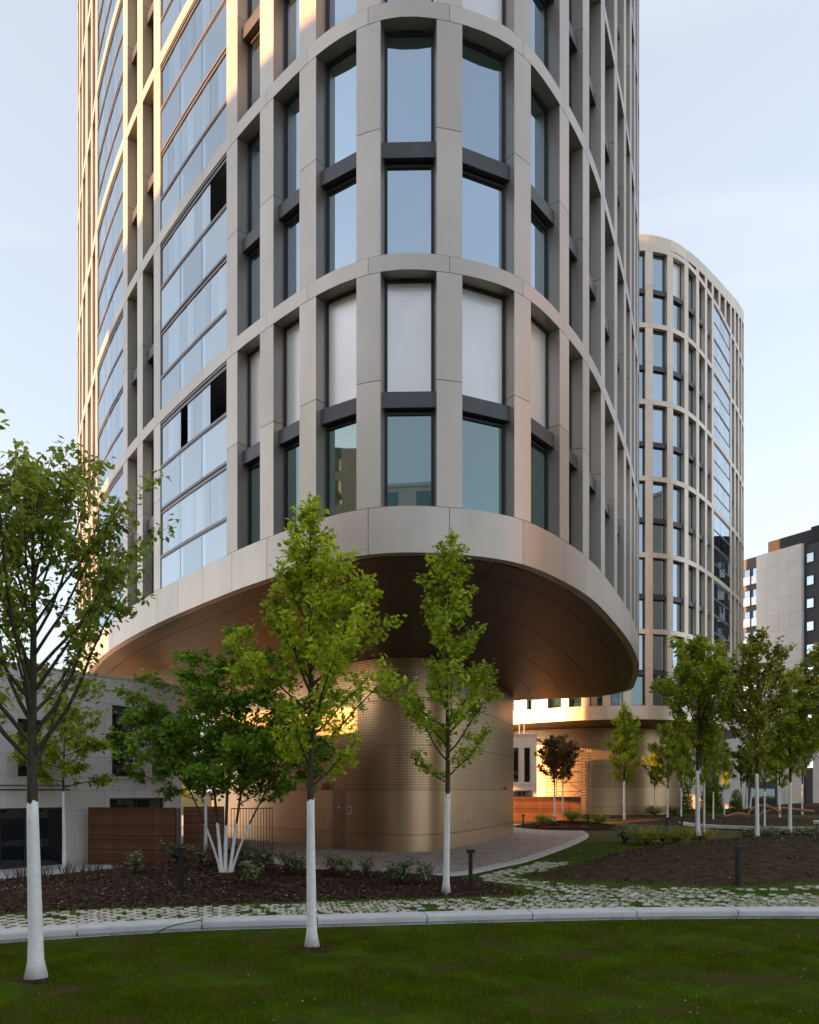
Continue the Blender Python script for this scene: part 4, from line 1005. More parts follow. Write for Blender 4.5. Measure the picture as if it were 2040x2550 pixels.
# dark conifer bushes far right
def bushmesh(n, rx, rz, size, mat, seed):
    r = np.random.default_rng(seed); d = r.normal(0, 1, (n, 3)); d /= np.linalg.norm(d, axis=1)[:, None]; q = r.random(n)**0.45
    P = d*q[:, None]; P = P*np.array([rx, rx, rz]); P[:, 2] = np.abs(P[:, 2]); return P
CM = leaf_mesh(bushmesh(2600, 1.6, 4.6, 0.2, None, 5)*np.array([1, 1, 1]), 0.25, M['leaf_dark'], 'foliage')
for px_, Y, s, lb in ((1700, 96, 0.8, 'dark conical evergreen left of the far white wall'), (1772, 98, 0.9, 'dark conical evergreen beside the glass strip'), (1835, 97, 0.6, 'low dark evergreen at the foot of the dark wall strip')):
    t = thing('evergreen_bush', lb, 'bush', ((px_-1020)/2040*Y, Y, 0.38), 0, None, (s, s, s)); link('foliage', CM, t)
    mb = MB(); mb.tube([(0, 0, 0), (0, 0, 2)], [0.12, 0.05], 6); link('stem', mb.mesh('stem', M['bark']), t)

# ------------------------------------------------------------------ shrubs
def shrub_parts(seed, R, H, n, size, mat, ns=7):
    r = random.Random(seed); C = []; mb = MB()
    for i in range(ns):
        a = 2*math.pi*i/ns+r.uniform(-.4, .4); tip = Vector((math.cos(a)*R*r.uniform(.4, 1), math.sin(a)*R*r.uniform(.4, 1), H*r.uniform(.65, 1.05)))
        mid = Vector((tip.x*0.35, tip.y*0.35, tip.z*0.55)); P = [Vector((0, 0, 0)), mid, tip]; mb.tube(P, [0.012, 0.009, 0.004], 5)
        for k in range(n//ns):
            u = r.uniform(0.25, 1)**0.7; p = (P[0]*(1-u)**2+mid*2*u*(1-u)+tip*u*u); C.append((p.x+r.gauss(0, R*.16), p.y+r.gauss(0, R*.16), max(0.04, p.z+r.gauss(0, R*.14))))
    return mb.mesh('stem', M['bark'], True), leaf_mesh(C, size, mat, 'foliage', 0.1, 0.26)
SH = [shrub_parts(s_, 0.33, 0.72, 330, 0.105, M['leaf_shrub'], 9) for s_ in (1, 2, 3)]
def shrub(px, py, lb, k, sc=1.0, base=None, wide=1.0, grp='evergreen shrubs in the mulch bed'):
    if base is None:
        g = G(px, py, 0.0)
        for _ in range(12): g = G(px, py, gz(g.x, g.y))
        g.z = gz(g.x, g.y)
    else: g = base
    t = thing('shrub', lb, 'shrub', g, k*1.3, grp, (sc*wide, sc*wide, sc)); link('stem', SH[k % 3][0], t); link('foliage', SH[k % 3][1], t)
for k, (px, py, sc, wd, lb) in enumerate(((827, 2182, 0.95, 1, 'left one of the shrub pair standing by the blue shaded patch of paving'), (860, 2186, 1.0, 1, 'right one of the shrub pair standing by the blue shaded patch of paving'), (914, 2187, 0.95, 0.9, 'single round shrub midway between the pair and the bushier one'), (998, 2203, 1.05, 1.35, 'broad bushy shrub with a tall shoot, left of the slim tree'), (1057, 2204, 1.0, 0.95, 'compact shrub closest to the slim tree trunk'),
    (625, 2214, 1.0, 1.1, 'shrub low in the bed right of the maple stems'), (715, 2180, 1.05, 1.1, 'tall shrub left of the centre trunk near the plaza edging'), (748, 2180, 0.95, 1, 'shrub touching the centre tree trunk from the left'), (655, 2165, 1.1, 1.35, 'wide shrub in front of the left end of the core wall'), (338, 2176, 0.95, 1.15, 'dark shrub in front of the slatted cedar fence'), (437, 2150, 1.15, 1.5, 'large pale-flowered shrub at the right end of the cedar fence'), (505, 2158, 1.0, 1.3, 'shrub directly left behind the maple stems'), (600, 2150, 1.1, 1.4, 'shrub behind the maple stems toward the bar fence'))):
    shrub(px, py, lb, k, sc, None, wd)
for k in range(13):
    px = 1790+k*24+((k*37) % 9) if k > 2 else (1555+k*30, 1600, 1650)[k]; 
    Y = 44.8+((k*13) % 5)*0.35; x = (px-1020)/2040*Y
    t = thing('shrub', ['dark low shrub on the mound crest at the far left of the row', 'dark low shrub second in the crest row left of the thick trunk', 'dark low shrub between the crest row and the black post lights', 'crest shrub just right of the thick limewashed trunk', 'crest shrub beneath the thin-stemmed tree', 'crest shrub left of the airy tree trunk', 'crest shrub hiding the foot of the airy tree', 'crest shrub right after the airy tree trunk', 'crest shrub midway between the airy and yellowish trees', 'crest shrub left of the yellowish tree', 'crest shrub at the yellowish tree foot', 'crest shrub nearest the round white table', 'crest shrub cut by the right picture edge'][k], 'shrub', (x, Y, gz(x, Y)-0.03), k, 'evergreen shrubs along the mound crest', (1.9, 1.9, 1.25))
    link('stem', SH[k % 3][0], t); link('foliage', SH[k % 3][1], t)
# loose grey-green bushes
HB = [shrub_parts(s_, 0.9, 0.75, 1500, 0.12, M['leaf_hedge'], 16) for s_ in (7, 8)]
for k, (x, y, s, lb) in enumerate(((9.6, 58.6, 1.0, 'feathery bush under the brown-leaved trees, left end'), (11.8, 59.2, 1.1, 'feathery bush between the brown-leaved tree stems'), (13.7, 59.0, 0.9, 'feathery bush near the black post at the small bed'), (12.6, 43.5, 1.1, 'loose green bush at the left foot of the soil mound'), (14.4, 44.2, 1.1, 'loose green bush behind the left slope of the soil mound'), (16.0, 45.2, 1.0, 'loose green bush nearest the two black post lights'), (24.0, 80.5, 1.2, 'low bush against the distant core'), (26.5, 82.0, 1.2, 'low bush at the right end of the distant core'))):
    t = thing('bush', lb, 'bush', (x, y, gz(x, y)-0.03), k, 'loose grey-green bushes', (s, s, s)); link('stem', HB[k % 2][0], t); link('foliage', HB[k % 2][1], t)
# bare twigs at the left of the bed
mb = MB(); r = random.Random(3)
for k in range(46):
    g = G(r.uniform(-60, 330), r.uniform(2186, 2222), 0.1); z = gz(g.x, g.y)
    for q in range(7):
        a = r.uniform(0, 6.3); l = r.uniform(0.25, 0.55); mb.tube([(g.x, g.y, z), (g.x+math.cos(a)*l*.25, g.y+math.sin(a)*l*.25, z+l*.6), (g.x+math.cos(a)*l*.38, g.y+math.sin(a)*l*.38, z+l)], [0.008, 0.006, 0.003], 4, False)
tag(link('bare_twigs', mb.mesh('bare_twigs', M['twig'])), 'low reddish bare twigs in the mulch before the annex door', 'twigs', kind='stuff')
# irrigation hoses on the mulch
def hose(pp, lb):
    P = []
    for px, py in pp:
        g = G(px, py, 0)
        for _ in range(12): g = G(px, py, gz(g.x, g.y))
        P.append(Vector((g.x, g.y, gz(g.x, g.y)+0.02)))
    mb = MB(); mb.tube(catm(P, 6), 0.014, 5); tag(link('irrigation_hose', mb.mesh('irrigation_hose', M['twig'], True)), lb, 'hose', 'thin hoses on the mulch')
hose([(40, 2222), (120, 2226), (180, 2216), (235, 2198), (300, 2186)], 'thin brown hose curving over the mulch left of the cedar fence')
hose([(380, 2165), (440, 2178), (520, 2185), (560, 2180)], 'thin brown hose from the post light toward the maple')
hose([(640, 2224), (700, 2212), (760, 2196), (790, 2186)], 'thin brown hose passing behind the centre tree trunk')

# ------------------------------------------------------------------ path lights
def bollard(px, py, toppy, headdir, lb, Y=None, wpx=None):
    if Y is None:
        g = G(px, py, 0.0)
        for _ in range(12): g = G(px, py, gz(g.x, g.y))
        z = gz(g.x, g.y)
    else: g = Vector(((px-1020)/2040*Y, Y, 0)); z = EYE-(py-1967)/2040*Y
    H = (py-toppy)/2040*g.y
    t = thing('path_light', lb, 'post light', (g.x, g.y, z-0.02), 0, 'black post lights along the paths')
    mb = MB(); mb.box((-0.055, -0.055, 0), (0.055, 0.055, H-0.07)); link('post', mb.mesh('post', M['black']), t)
    mb = MB(); a, b = (-0.12, 0.12) if headdir == 0 else ((-0.06, 0.24) if headdir > 0 else (-0.24, 0.06))
    mb.box((a, -0.09, H-0.07), (b, 0.09, H+0.01)); mb.box((a+0.03, -0.07, H-0.09), (b-0.03, 0.07, H-0.07)); link('lamp_head', mb.mesh('lamp_head', M['black']), t)
    mb = MB(); mb.box((-0.09, -0.09, 0.0), (0.09, 0.09, 0.035)); link('base_plate', mb.mesh('base_plate', M['black']), t)
bollard(450, 2240, 2130, 0, 'black post light in the mulch left of the maple')
bollard(1172, 2227, 2126, 0, 'black post light with T-shaped head at the end of the mulch bed')
bollard(1838, 2207, 2107, 1, 'black post light with head pointing right in front of the soil mound')
bollard(1303, 2062, 2028, 0, 'small far post light beside the far cedar fence', 58)
bollard(1464, 2066, 2028, -1, 'far post light at the right end of the small mulch bed', 58)
bollard(1659, 2084, 2035, 1, 'post light left of the pair behind the mound', 46)
bollard(1698, 2084, 2040, 0, 'post light right of the pair behind the mound', 46.5)
bollard(1800, 2064, 2044, 1, 'low post light on the edge of the bright oval lawn', 60)
bollard(2034, 2082, 2052, 0, 'short black pedestal light below the round white table', 52)

# ------------------------------------------------------------------ left annex
W0 = Vector((-14.8, 29.2)); W1 = Vector((-10.3, 36.6)); dW = (W1-W0).normalized(); nW = Vector((dW.y, -dW.x)); LW = (W1-W0).length
def wall_t(px): r_ = (px-1020)/2040; return (r_*W0.y-W0.x)/(dW.x-r_*dW.y)
ann = thing('stone_annex', 'low pale limestone annex with dark windows at the left', 'building', (W0.x, W0.y, 0), math.atan2(dW.y, dW.x))
AT = EYE+4.55; Tm = -4.5
def wl(t0, t1, z0, z1, d0=0.0, d1=0.25):   # local box: x along wall, -y outward
    mb = MB(); mb.box((t0, -d1, z0), (t1, -d0, z1)); return mb
op = [(wall_t(-40), wall_t(153), 0.02, EYE-1.0+0.33), (wall_t(38), wall_t(100), EYE+0.5, EYE+2.6), (wall_t(273), wall_t(329), EYE+0.55, EYE+3.45), (wall_t(373), wall_t(419), EYE+0.55, EYE+3.45), (wall_t(267), wall_t(403), EYE-2.6, EYE-0.35)]
# backing wall and panels around openings
mb = MB(); mb.box((Tm, 0.0, 0), (LW, 0.3, AT)); mb.box((LW-0.3, 0, 0), (LW, 9, AT)); link('wall', mb.mesh('wall', M['inner']), ann)
rows_z = [0.0, 0.55, 1.35, 2.15, EYE-0.02, EYE+0.5, EYE+1.3, EYE+2.1, EYE+2.9, EYE+3.5, AT]
for j in range(len(rows_z)-1):
    z0, z1 = rows_z[j], rows_z[j+1]; t = Tm+(0.7 if j % 2 else 0)
    cuts = sorted([Tm]+[t+1.4*k for k in range(14)]+[LW]+[c for o_ in op for c in o_[:2]]); cuts = [c for c in cuts if Tm <= c <= LW]
    for a, b in zip(cuts[:-1], cuts[1:]):
        if b-a < 0.03: continue
        mid = (a+b)/2; segs = [(z0, z1)]
        for o_ in op:
            if o_[0]-0.01 < mid < o_[1]+0.01:
                ns = []
                for s0, s1 in segs:
                    if o_[3] <= s0 or o_[2] >= s1: ns.append((s0, s1)); continue
                    if o_[2]-s0 > 0.04: ns.append((s0, o_[2]))
                    if s1-o_[3] > 0.04: ns.append((o_[3], s1))
                segs = ns
        for s0, s1 in segs: link('stone_panel', wl(a+0.005, b-0.005, s0+0.005, s1-0.005, 0.0, 0.16).mesh('stone_panel', M['stone']), ann)
for (a, b, z0, z1) in op:
    f = MB(); a2, b2 = a+0.005, b-0.005
    f.box((a2, -0.06, z0+0.01), (a2+0.06, -0.002, z1)); f.box((b2-0.06, -0.06, z0+0.01), (b2, -0.002, z1)); f.box((a2+0.06, -0.06, z1-0.06), (b2-0.06, -0.002, z1)); f.box((a2+0.06, -0.06, z0+0.01), (b2-0.06, -0.002, z0+0.07))
    if b-a > 1.8: f.box(((a+b)/2-0.04, -0.06, z0+0.07), ((a+b)/2+0.04, -0.002, z1-0.06))
    fo = link('window', f.mesh('window', M['frame']), ann); pn = MB(); pn.box((a2+0.05, -0.03, z0+0.05), (b2-0.05, -0.012, z1-0.05)); link('pane', pn.mesh('pane', M['glass_dark']), fo)
mb = MB(); mb.box((Tm, -0.2, AT), (LW+0.05, 0.3, AT+0.06)); mb.box((LW-0.3, 0.3, AT), (LW+0.05, 9, AT+0.06)); link('coping', mb.mesh('coping', M['concrete']), ann)
mb = MB(); mb.box((wall_t(267)-0.05, -0.26, EYE+0.47), (wall_t(419)+0.1, -0.162, EYE+0.52)); link('window_sill', mb.mesh('window_sill', M['stone']), ann)
mb = MB(); mb.box((Tm, -0.19, EYE-0.02), (wall_t(166), -0.162, EYE+0.03)); mb.box((Tm, -0.19, EYE+0.14), (wall_t(166), -0.162, EYE+0.18)); link('ledge', mb.mesh('ledge', M['darkconc']), ann)
V = [(Tm, 0.3, AT-0.02), (LW-0.3, 0.3, AT-0.02), (LW-0.3, 12, AT-0.02), (Tm, 12, AT-0.02)]; link('roof', mesh('roof', V, [(0, 1, 2, 3)], M['whitewall']), ann)
# terrace slab before the annex
tp = gp([(-200, 2206), (-60, 2200), (60, 2196), (200, 2180), (320, 2167), (300, 2160), (150, 2158), (-200, 2185)])
tag(link('terrace', mesh('terrace', [(p.x, p.y, z) for z in (0.0, 0.09) for p in tp], [tuple(range(8)), tuple(range(8, 16))]+[(i, (i+1) % 8, 8+(i+1) % 8, 8+i) for i in range(8)], M['concrete'])), kind='structure')
blocker = thing('annex_wing', 'unseen added wing of the stone annex running back beyond the overhang', 'building', (-25, 38.5, 0))  # unseen, added to shade the core; its pale roof bounces sun upward
mb = MB(); mb.box((0, 0, 0), (10.5, 9.5, 7.6)); link('wall', mb.mesh('wall', M['whitewall']), blocker)
mb = MB(); mb.box((-0.1, -0.1, 7.6), (10.6, 9.6, 7.75)); link('roof', mb.mesh('roof', M['whitewall']), blocker)
V = [(x, y, 0.02+terrain(x, y)) for y in (50, 58, 66, 74, 82) for x in (-70, -16)]
tag(link('bounce_paving', mesh('bounce_paving', V, [(2*k, 2*k+1, 2*k+3, 2*k+2) for k in range(4)], M['concrete'])), kind='structure')  # pale sheet added to bounce sunlight up to the soffit
# rooftop square frame behind the annex
g = PX(414, 45, 1690)
t = thing('metal_frame', 'small square steel frame sticking up behind the annex roof', 'frame', (g.x, g.y, AT))
mb = MB(); mb.box((-0.02, -0.02, 0), (0.02, 0.02, 1.4)); mb.box((0.36, -0.02, 0), (0.4, 0.02, 1.4)); mb.box((0.02, -0.02, 1.36), (0.36, 0.02, 1.4)); link('outer_bar', mb.mesh('outer_bar', M['steel']), t)
mb = MB(); mb.box((-0.2, 0.05, 0), (-0.16, 0.09, 1.3)); mb.box((-0.16, 0.05, 1.26), (0.1, 0.09, 1.3)); link('inner_bar', mb.mesh('inner_bar', M['steel']), t)

# ------------------------------------------------------------------ cedar fences
def slat_fence(a, b, top, n, lb, z0=0.05, bars=False):
    a = Vector(a); b = Vector(b); l = (b-a).length; rz = math.atan2((b-a).y, (b-a).x)
    t = thing('slatted_fence', lb, 'fence', (a.x, a.y, 0), rz, 'cedar slat fences'); dz = (top-z0)/n
    sl = MB(); sl.box((0, -0.012, 0.004), (l, 0.012, dz-0.012)); me = sl.mesh('slat', M['wood'])
    for i in range(n): link('slat', me, t, (0, random.uniform(-.003, .003), z0+dz*i))
    np2 = max(2, int(l/1.5)+1); pm = MB(); pm.box((-0.03, 0.014, 0), (0.03, 0.075, top)); pme = pm.mesh('post', M['black'])
    for i in range(np2): link('post', pme, t, (l*i/(np2-1), 0, 0))
    mb = MB(); mb.box((-0.02, -0.03, top), (l+0.02, 0.05, top+0.03)); link('cap_board', mb.mesh('cap_board', M['wood']), t)
    bk = MB(); bk.box((0, 0.08, 0.02), (l, 0.09, top)); link('backing_board', bk.mesh('backing_board', M['inner']), t)
slat_fence((-12.5, 31.9), (-8.95, 31.3), 2.24, 28, 'reddish cedar slat fence in front of the stone annex')
slat_fence((-9.35, 34.0), (-7.85, 34.6), 2.22, 28, 'short dark cedar fence behind the maple')
slat_fence((8.0, 68.5), (14.2, 68.0), 2.35, 20, 'distant dark cedar fence below the white annex')
mb = MB(); mb.box((-0.05, -0.05, 0), (0.05, 0.05, 2.25)); tag(link('downpipe_post', mb.mesh('downpipe_post', M['rail']), None, (-8.85, 31.45, 0)), 'grey metal post at the right end of the reddish cedar fence', 'post')
a = Vector((-7.9, 36.3)); b = Vector((-6.2, 37.0)); t = thing('bar_fence', 'vertical metal bar fence between the cedar fence and the core', 'fence', (a.x, a.y, 0), math.atan2((b-a).y, (b-a).x))
bm_ = MB(); bm_.box((-0.012, -0.012, 0.1), (0.012, 0.012, 2.15)); bme = bm_.mesh('bar', M['black'])
for i in range(15): link('bar', bme, t, ((b-a).length*i/14, 0, 0))
for z in (0.12, 2.1):
    mb = MB(); mb.box((0, -0.02, z), ((b-a).length, 0.02, z+0.04)); link('rail', mb.mesh('rail', M['black']), t)

# ------------------------------------------------------------------ far annex, scaffold
far = thing('white_annex', 'small white two-storey annex seen between the core and the distant tower', 'building', (8.0, 71.0, 0.3))
mb = MB(); mb.box((0, 0, 0), (3.05, 9, 7.3)); link('wall', mb.mesh('wall', M['whitewall']), far)
mb = MB(); mb.box((-0.06, -0.08, 7.3), (3.12, 9, 7.5)); link('coping', mb.mesh('coping', M['concrete']), far)
for x0, x1, z0, z1 in ((0.95, 1.42, 3.35, 6.3), (1.95, 2.42, 3.35, 6.3), (0.95, 2.55, 1.2, 2.55)):
    f = MB(); f.box((x0, -0.05, z0), (x1, -0.002, z1)); fo = link('window', f.mesh('window', M['frame']), far); q = MB(); q.box((x0+0.05, -0.065, z0+0.05), (x1-0.05, -0.052, z1-0.05)); link('pane', q.mesh('pane', M['glass_dark']), fo)
mb = MB(); mb.box((0.8, -0.14, 2.65), (2.75, -0.002, 2.85)); mb.box((0.8, -0.14, 3.1), (2.75, -0.002, 3.25)); link('window_sill', mb.mesh('window_sill', M['whitewall']), far)
for k, (px, lb) in enumerate(((1294, 'left thin white vent pole on the far annex roof'), (1306, 'right thin white vent pole on the far annex roof'))):
    mb = MB(); mb.tube([(0, 0, 0), (0, 0, 1.2+0.1*k)], 0.05, 8); mb.tube([(-0.18, 0, 1.05), (-0.18, 0, 1.4)], 0.05, 8)
    tag(link('vent_pole', mb.mesh('vent_pole', M['steel']), None, ((px-1020)/2040*72, 72, 7.8)), lb, 'pole', 'white vent poles on the annex roof')
S0 = Vector((16.45, 78.4)); sc_ = thing('scaffold_tower', 'aluminium scaffold tower with ladder frame beside the distant core', 'scaffold', (S0.x, S0.y, 0.38))
SC = 78.4/2040; w1 = 23*SC; w0 = -62*SC; HT = 168*SC
for x in (0, w1, w0, w0-0.9):
    for yy in (0, 1.2):
        mb = MB(); mb.tube([(x, yy, 0.15), (x, yy, HT if x >= 0 else HT*0.97)], 0.032, 8); link('upright', mb.mesh('upright', M['steel']), sc_)
        mb = MB(); mb.tube([(x, yy-0.03, 0.09), (x, yy+0.03, 0.09)], 0.1, 10); link('castor', mb.mesh('castor', M['black']), sc_)
rg = MB(); rg.tube([(0, 0, 0), (w1, 0, 0)], 0.028, 6); rgm = rg.mesh('rung', M['steel'])
for i in range(22): link('rung', rgm, sc_, (0, 0, 0.4+i*(HT-0.5)/22))
rg = MB(); rg.tube([(w0-0.9, 0, 0), (w0, 0, 0)], 0.028, 6); rgm2 = rg.mesh('rung', M['steel'])
for i in range(22): link('rung', rgm2, sc_, (0, 0, 0.4+i*(HT-0.5)/22))
hb = MB(); hb.tube([(w0, 0, 0), (0, 0, 0)], 0.026, 6); hbm = hb.mesh('ledger', M['steel'])
for z in (0.5, 1.5, 2.4, 3.3, 4.2, 5.0, 5.9, 6.35): link('ledger', hbm, sc_, (0, 0, z))
for (x0, z0, x1, z1) in ((w0, 0.6, 0, 2.6), (0, 2.4, w0, 4.2), (w0, 4.0, 0, 5.6), (0, 0.5, w0, 2.2)):
    mb = MB(); mb.tube([(x0, 0.04, z0), (x1, 0.04, z1)], 0.024, 6); link('brace', mb.mesh('brace', M['steel']), sc_)
for z in (4.3, 5.3):
    mb = MB(); mb.box((w0, 0.1, z), (0, 1.1, z+0.07)); link('platform', mb.mesh('platform', M['steel']), sc_)

# ------------------------------------------------------------------ hotel at the right
Ha = Vector((53, 110)); dH = Vector((-3.5, 6)).normalized(); nH = Vector((-dH.y, dH.x))
def ht(px): r_ = (px-1020)/2040; return (r_*Ha.y-Ha.x)/(dH.x-r_*dH.y)
rzH = math.atan2(dH.y, dH.x)+math.pi   # local +x runs towards the right of the picture, -y faces the camera
hotel = thing('hotel', 'dark grey hotel block with a broad blank pale wall at the right edge', 'building', (Ha.x, Ha.y, 0.3), rzH)
tL = -ht(1846); tR = 12.0
def zH(px, py): Y = (Ha+dH*ht(px)).y; return EYE+(1967-py)/2040*Y-0.3
mb = MB(); mb.box((tL-6, 0, 0), (tR, 16, zH(1870, 1390))); link('wall', mb.mesh('wall', M['hoteldark']), hotel)
wtop = zH(2003, 1354)
mb = MB(); mb.box((0.15, -0.0, zH(1870, 1390)), (tR, 14, wtop-0.3)); link('upper_wall', mb.mesh('upper_wall', M['hoteldark']), hotel)
# penthouses
mb = MB(); mb.box((-9.5, 5.5, zH(1870, 1390)), (-0.5, 13, zH(1890, 1352)+1.6)); link('penthouse', mb.mesh('penthouse', M['inner']), hotel)
mb = MB(); mb.box((-1.0, 3, zH(1870, 1390)), (tR+2, 13, zH(2040, 1306)+1.0)); link('penthouse', mb.mesh('penthouse', M['inner']), hotel)
# pale blank wall in large slabs
xa = -ht(1890); cols = 4; rws = 16
for r_ in range(rws):
    for c_ in range(cols):
        z0 = wtop*r_/rws; z1 = wtop*(r_+1)/rws; x0 = xa+(0-xa)*c_/cols; x1 = xa+(0-xa)*(c_+1)/cols
        q = MB(); q.box((x0+0.012, -0.55, z0+0.012), (x1-0.012, -0.4, z1-0.012)); link('wall_slab', q.mesh('wall_slab', M['whitewall']), hotel)
q = MB(); q.box((xa+0.02, -0.4, 0), (-0.02, -0.003, wtop-0.02)); link('wall_core', q.mesh('wall_core', M['whitewall']), hotel)
def hwin(x0, x1, z0, z1, rail=True):
    f = MB(); f.box((x0, -0.10, z0), (x0+0.09, -0.003, z1)); f.box((x1-0.09, -0.10, z0), (x1, -0.003, z1)); f.box((x0+0.09, -0.1, z1-0.09), (x1-0.09, -0.003, z1)); f.box((x0+0.09, -0.1, z0), (x1-0.09, -0.003, z0+0.09))
    fo = link('window', f.mesh('window', M['frame']), hotel); q = MB(); q.box((x0+0.08, -0.06, z0+0.08), (x1-0.08, -0.03, z1-0.08)); link('pane', q.mesh('pane', M['glass']), fo)
    if rail: q = MB(); q.box((x0-0.05, -0.22, z0), (x1+0.05, -0.18, z0+1.15)); link('glass_rail', q.mesh('glass_rail', M['blind']), fo)
fl = 52*118/2040
zt0 = zH(1865, 1418)
for k in range(10):
    z1 = zt0-k*fl
    if z1 < 4: break
    for (pa, pb) in ((1854, 1870), (1875, 1888)):
        hwin(-ht(pa), -ht(pb), z1-2.3, z1)
zt0 = zH(2010, 1378)
for k in range(10):
    z1 = zt0-k*3.05
    if z1 < 4: break
    hwin(0.35, 1.5, z1-1.35, z1, False); hwin(2.6, 4.4, z1-2.3, z1); hwin(5.4, 7.2, z1-2.3, z1)
q = MB(); q.box((1.6, -0.5, 0), (tR, -0.003, 22)); link('wall_slab', q.mesh('wall_slab', M['whitewall']), hotel)
# low white block between the trees
low = thing('white_block', 'low white building with dark wall strips behind the grove', 'building', (36, 112, 0.3))
q = MB(); q.box((1, 0, 0), (22, 8, 13)); link('wall', q.mesh('wall', M['whitewall']), low)
for x0, x1 in ((4.3, 6.2), (10.3, 14.2), (18.0, 20.0)):
    q = MB(); q.box((x0, -0.25, 0), (x1, -0.003, 12.9)); link('dark_strip', q.mesh('dark_strip', M['hoteldark']), low)
    for k in range(4):
        f = MB(); f.box((x0+0.3, -0.32, 0.6+3.1*k), (x1-0.3, -0.252, 2.9+3.1*k)); fo = link('window', f.mesh('window', M['frame']), low)
        f = MB(); f.box((x0+0.4, -0.34, 0.7+3.1*k), (x1-0.4, -0.322, 2.8+3.1*k)); link('pane', f.mesh('pane', M['glass_low']), fo)
q = MB(); q.box((7.5, -6, 0), (11.5, -5.9, 1.3)); q.box((7.5, -5.95, 1.3), (11.5, -5.9, 1.4)); tag(link('low_gate', q.mesh('low_gate', M['black']), None, (36, 112, 0.35)), 'low dark gate panel in front of the white block', 'gate')
# oval turf with concrete ring, round table, bent timber
def oval(name, c, rx, ry, z, mat, n=64, hole=None, h=0.0):
    V = []; F = []
    for i in range(n):
        a = 2*math.pi*i/n; V.append((c[0]+rx*math.cos(a), c[1]+ry*math.sin(a), z+h))
    if hole:
        for i in range(n): a = 2*math.pi*i/n; V.append((c[0]+hole[0]*math.cos(a), c[1]+hole[1]*math.sin(a), z+h))
        for i in range(n): V.append((V[i][0], V[i][1], z-0.1))
        for i in range(n): V.append((V[n+i][0], V[n+i][1], z-0.1))
        for i in range(n): j = (i+1) % n; F += [(i, j, n+j, n+i), (i, 2*n+i, 2*n+j, j), (n+i, n+j, 3*n+j, 3*n+i)]
    else: F = [tuple(range(n))]
    return link(name, mesh(name, V, F, mat))
OC = (30.0, 62.5)
tag(oval('oval_lawn', OC, 8.4, 8.6, 0.24, M['artgrass']), kind='structure')
tag(oval('concrete_ring', OC, 9.0, 9.2, 0.3, M['concrete'], hole=(8.4, 8.6), h=0.12), 'pale concrete ring around the bright oval lawn', 'kerb')
t = thing('round_table', 'round pale concrete disc table at the right picture edge', 'table', (27.4, 52.5, gz(27.4, 52.5)))
mb = MB(); mb.tube([(0, 0, 0.62), (0, 0, 0.66), (0, 0, 0.86), (0, 0, 0.9)], [1.0, 1.35, 1.4, 1.36], 40); link('table_top', mb.mesh('table_top', M['concrete']), t)
mb = MB(); mb.tube([(0, 0, 0), (0, 0, 0.62)], [0.5, 0.4], 16); link('leg', mb.mesh('leg', M['darkconc']), t)
t = thing('bent_timber', 'bent orange-brown timber limbs lying beyond the oval lawn', 'sculpture', (32.2, 76, 0.35), 0, None, (0.6, 0.6, 0.75))
for P in ([(-1.5, 0, 0), (-0.8, 0.2, 1.0), (0.6, 0.3, 1.5), (2.2, 0, 1.3), (3.8, -0.2, 0.6)], [(0.5, 0.5, 0), (1.2, 0.4, 0.9), (1.9, 0.4, 1.7)], [(-5, 0, 0.1), (-3, 0.2, 0.5), (-1.4, 0, 0.4)], [(1, 0.3, 0.5), (3.5, 0.4, 1.2), (6.5, 0.3, 1.0), (9, 0.2, 0.8)]):
    mb = MB(); mb.tube(catm([Vector(p) for p in P], 5), 0.16, 8); link('limb', mb.mesh('limb', M['plumroot'], True), t)
# red debris netting roll on the far bed
mb = MB(); r = random.Random(9)
for k in range(9):
    x = r.uniform(-1.6, 1.6); mb.tube([(x, 0, r.uniform(.02, .1)), (x+r.uniform(.2, .6), r.uniform(-.2, .2), r.uniform(.08, .3)), (x+r.uniform(.5, 1), 0, .04)], 0.03, 5)
tag(link('red_netting', mb.mesh('red_netting', M['red'], True), None, (10.4, 57.4, gz(10.4, 57.4))), 'tangle of red netting strips on the small far mulch bed', 'netting')

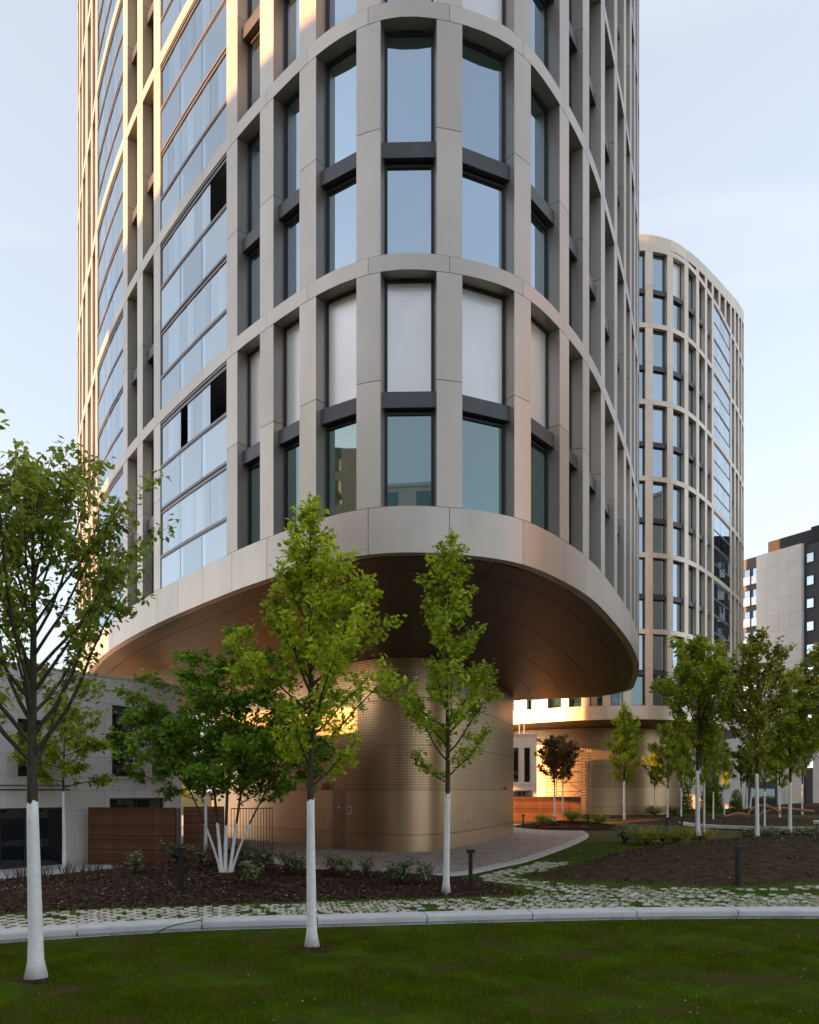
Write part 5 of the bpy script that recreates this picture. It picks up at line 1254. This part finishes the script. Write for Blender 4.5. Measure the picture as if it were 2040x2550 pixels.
# ------------------------------------------------------------------ buildings around the court (outside the frame; they shade and are reflected)
def block(name, lb, corner, d, l, wd, h, mat, floors, winmat):
    d = Vector(d).normalized(); t = thing(name, lb, 'building', (corner[0], corner[1], 0), math.atan2(d.y, d.x))
    q = MB(); q.box((0, 0, 0), (l, wd, h)); link('wall', q.mesh('wall', mat), t)
    q = MB(); fh = h/floors
    for f in range(floors):
        for side in (0, 1):
            n = int(l/3.4)
            for i in range(n):
                x = l*(i+0.5)/n; y0, y1 = (-0.04, -0.002) if side == 0 else (wd+0.002, wd+0.04)
                q.box((x-0.9, y0, fh*f+0.7), (x+0.9, y1, fh*(f+1)-0.5))
        for side in (0, 1):
            n = int(wd/3.4)
            for i in range(n):
                y = wd*(i+0.5)/n; x0, x1 = (-0.04, -0.002) if side == 0 else (l+0.002, l+0.04)
                q.box((x0, y-0.9, fh*f+0.7), (x1, y+0.9, fh*(f+1)-0.5))
    o = link('window', q.mesh('window', winmat), t); tag(o, kind='stuff')
    q = MB(); q.box((-0.15, -0.15, h), (l+0.15, wd+0.15, h+0.4)); link('parapet', q.mesh('parapet', mat), t)
    return t
# west block: its roof edge throws the level shadow line across the near tower
s2 = Vector((SUN_AZ.x, SUN_AZ.y)).normalized()
edge = Vector((-13.6, 36.8)); D = 46.0; cW = edge+s2*D
roofz = EYE+21.9+(50.5)*math.tan(SUN_EL)
dirY = Vector((s2.y, -s2.x));  dirY = dirY if dirY.y < 0 else -dirY     # towards -Y, perpendicular to the sun
block('office_block', 'brick office block outside the frame on the left of the court', (cW.x, cW.y), (dirY.x, dirY.y), 95, -22 if False else 22, roofz, M['brick_tan'], 11, M['glass_low']) if False else None
base = cW+dirY*0
blk = thing('office_block', 'brick-toned office block outside the frame at the left of the court', 'building', (base.x, base.y, 0), math.atan2(dirY.y, dirY.x))
# local x along dirY; the body lies on the side away from the tower (towards the sun)
side = 1 if Vector((-dirY.y, dirY.x)).dot(s2) > 0 else -1
q = MB(); q.box((0, min(0, side*20), 0), (100, max(0, side*20), roofz)); link('wall', q.mesh('wall', M['brick_tan']), blk)
q = MB()
for f in range(11):
    for i in range(28):
        x = 1.8+3.5*i; z = 1.0+f*roofz/11; q.box((x, (-side*0.05) if side > 0 else -0.0, z), (x+1.9, 0.05 if side < 0 else -0.002, z+2.1))
tag(link('window', q.mesh('window', M['glass_low']), blk), kind='stuff')
block('apartment_block', 'pale apartment block outside the frame behind the viewpoint', (-34, -62), (1, 0.05), 62, 16, 14, M['whitewall'], 4, M['glass_low'])
block('apartment_block', 'tall sunlit cream apartment block outside the frame, added at the right to bounce warm light', (60, 24), (0.03, 1), 36, 14, 40, M['cream'], 14, M['glass_low'])  # stands for sunlit buildings at right; sized and placed for warm bounce
block('apartment_tower', 'cream apartment tower outside the frame behind the viewpoint', (-13, -58), (1, 0.12), 19, 14, 35, M['whitewall'], 10, M['glass_low'])
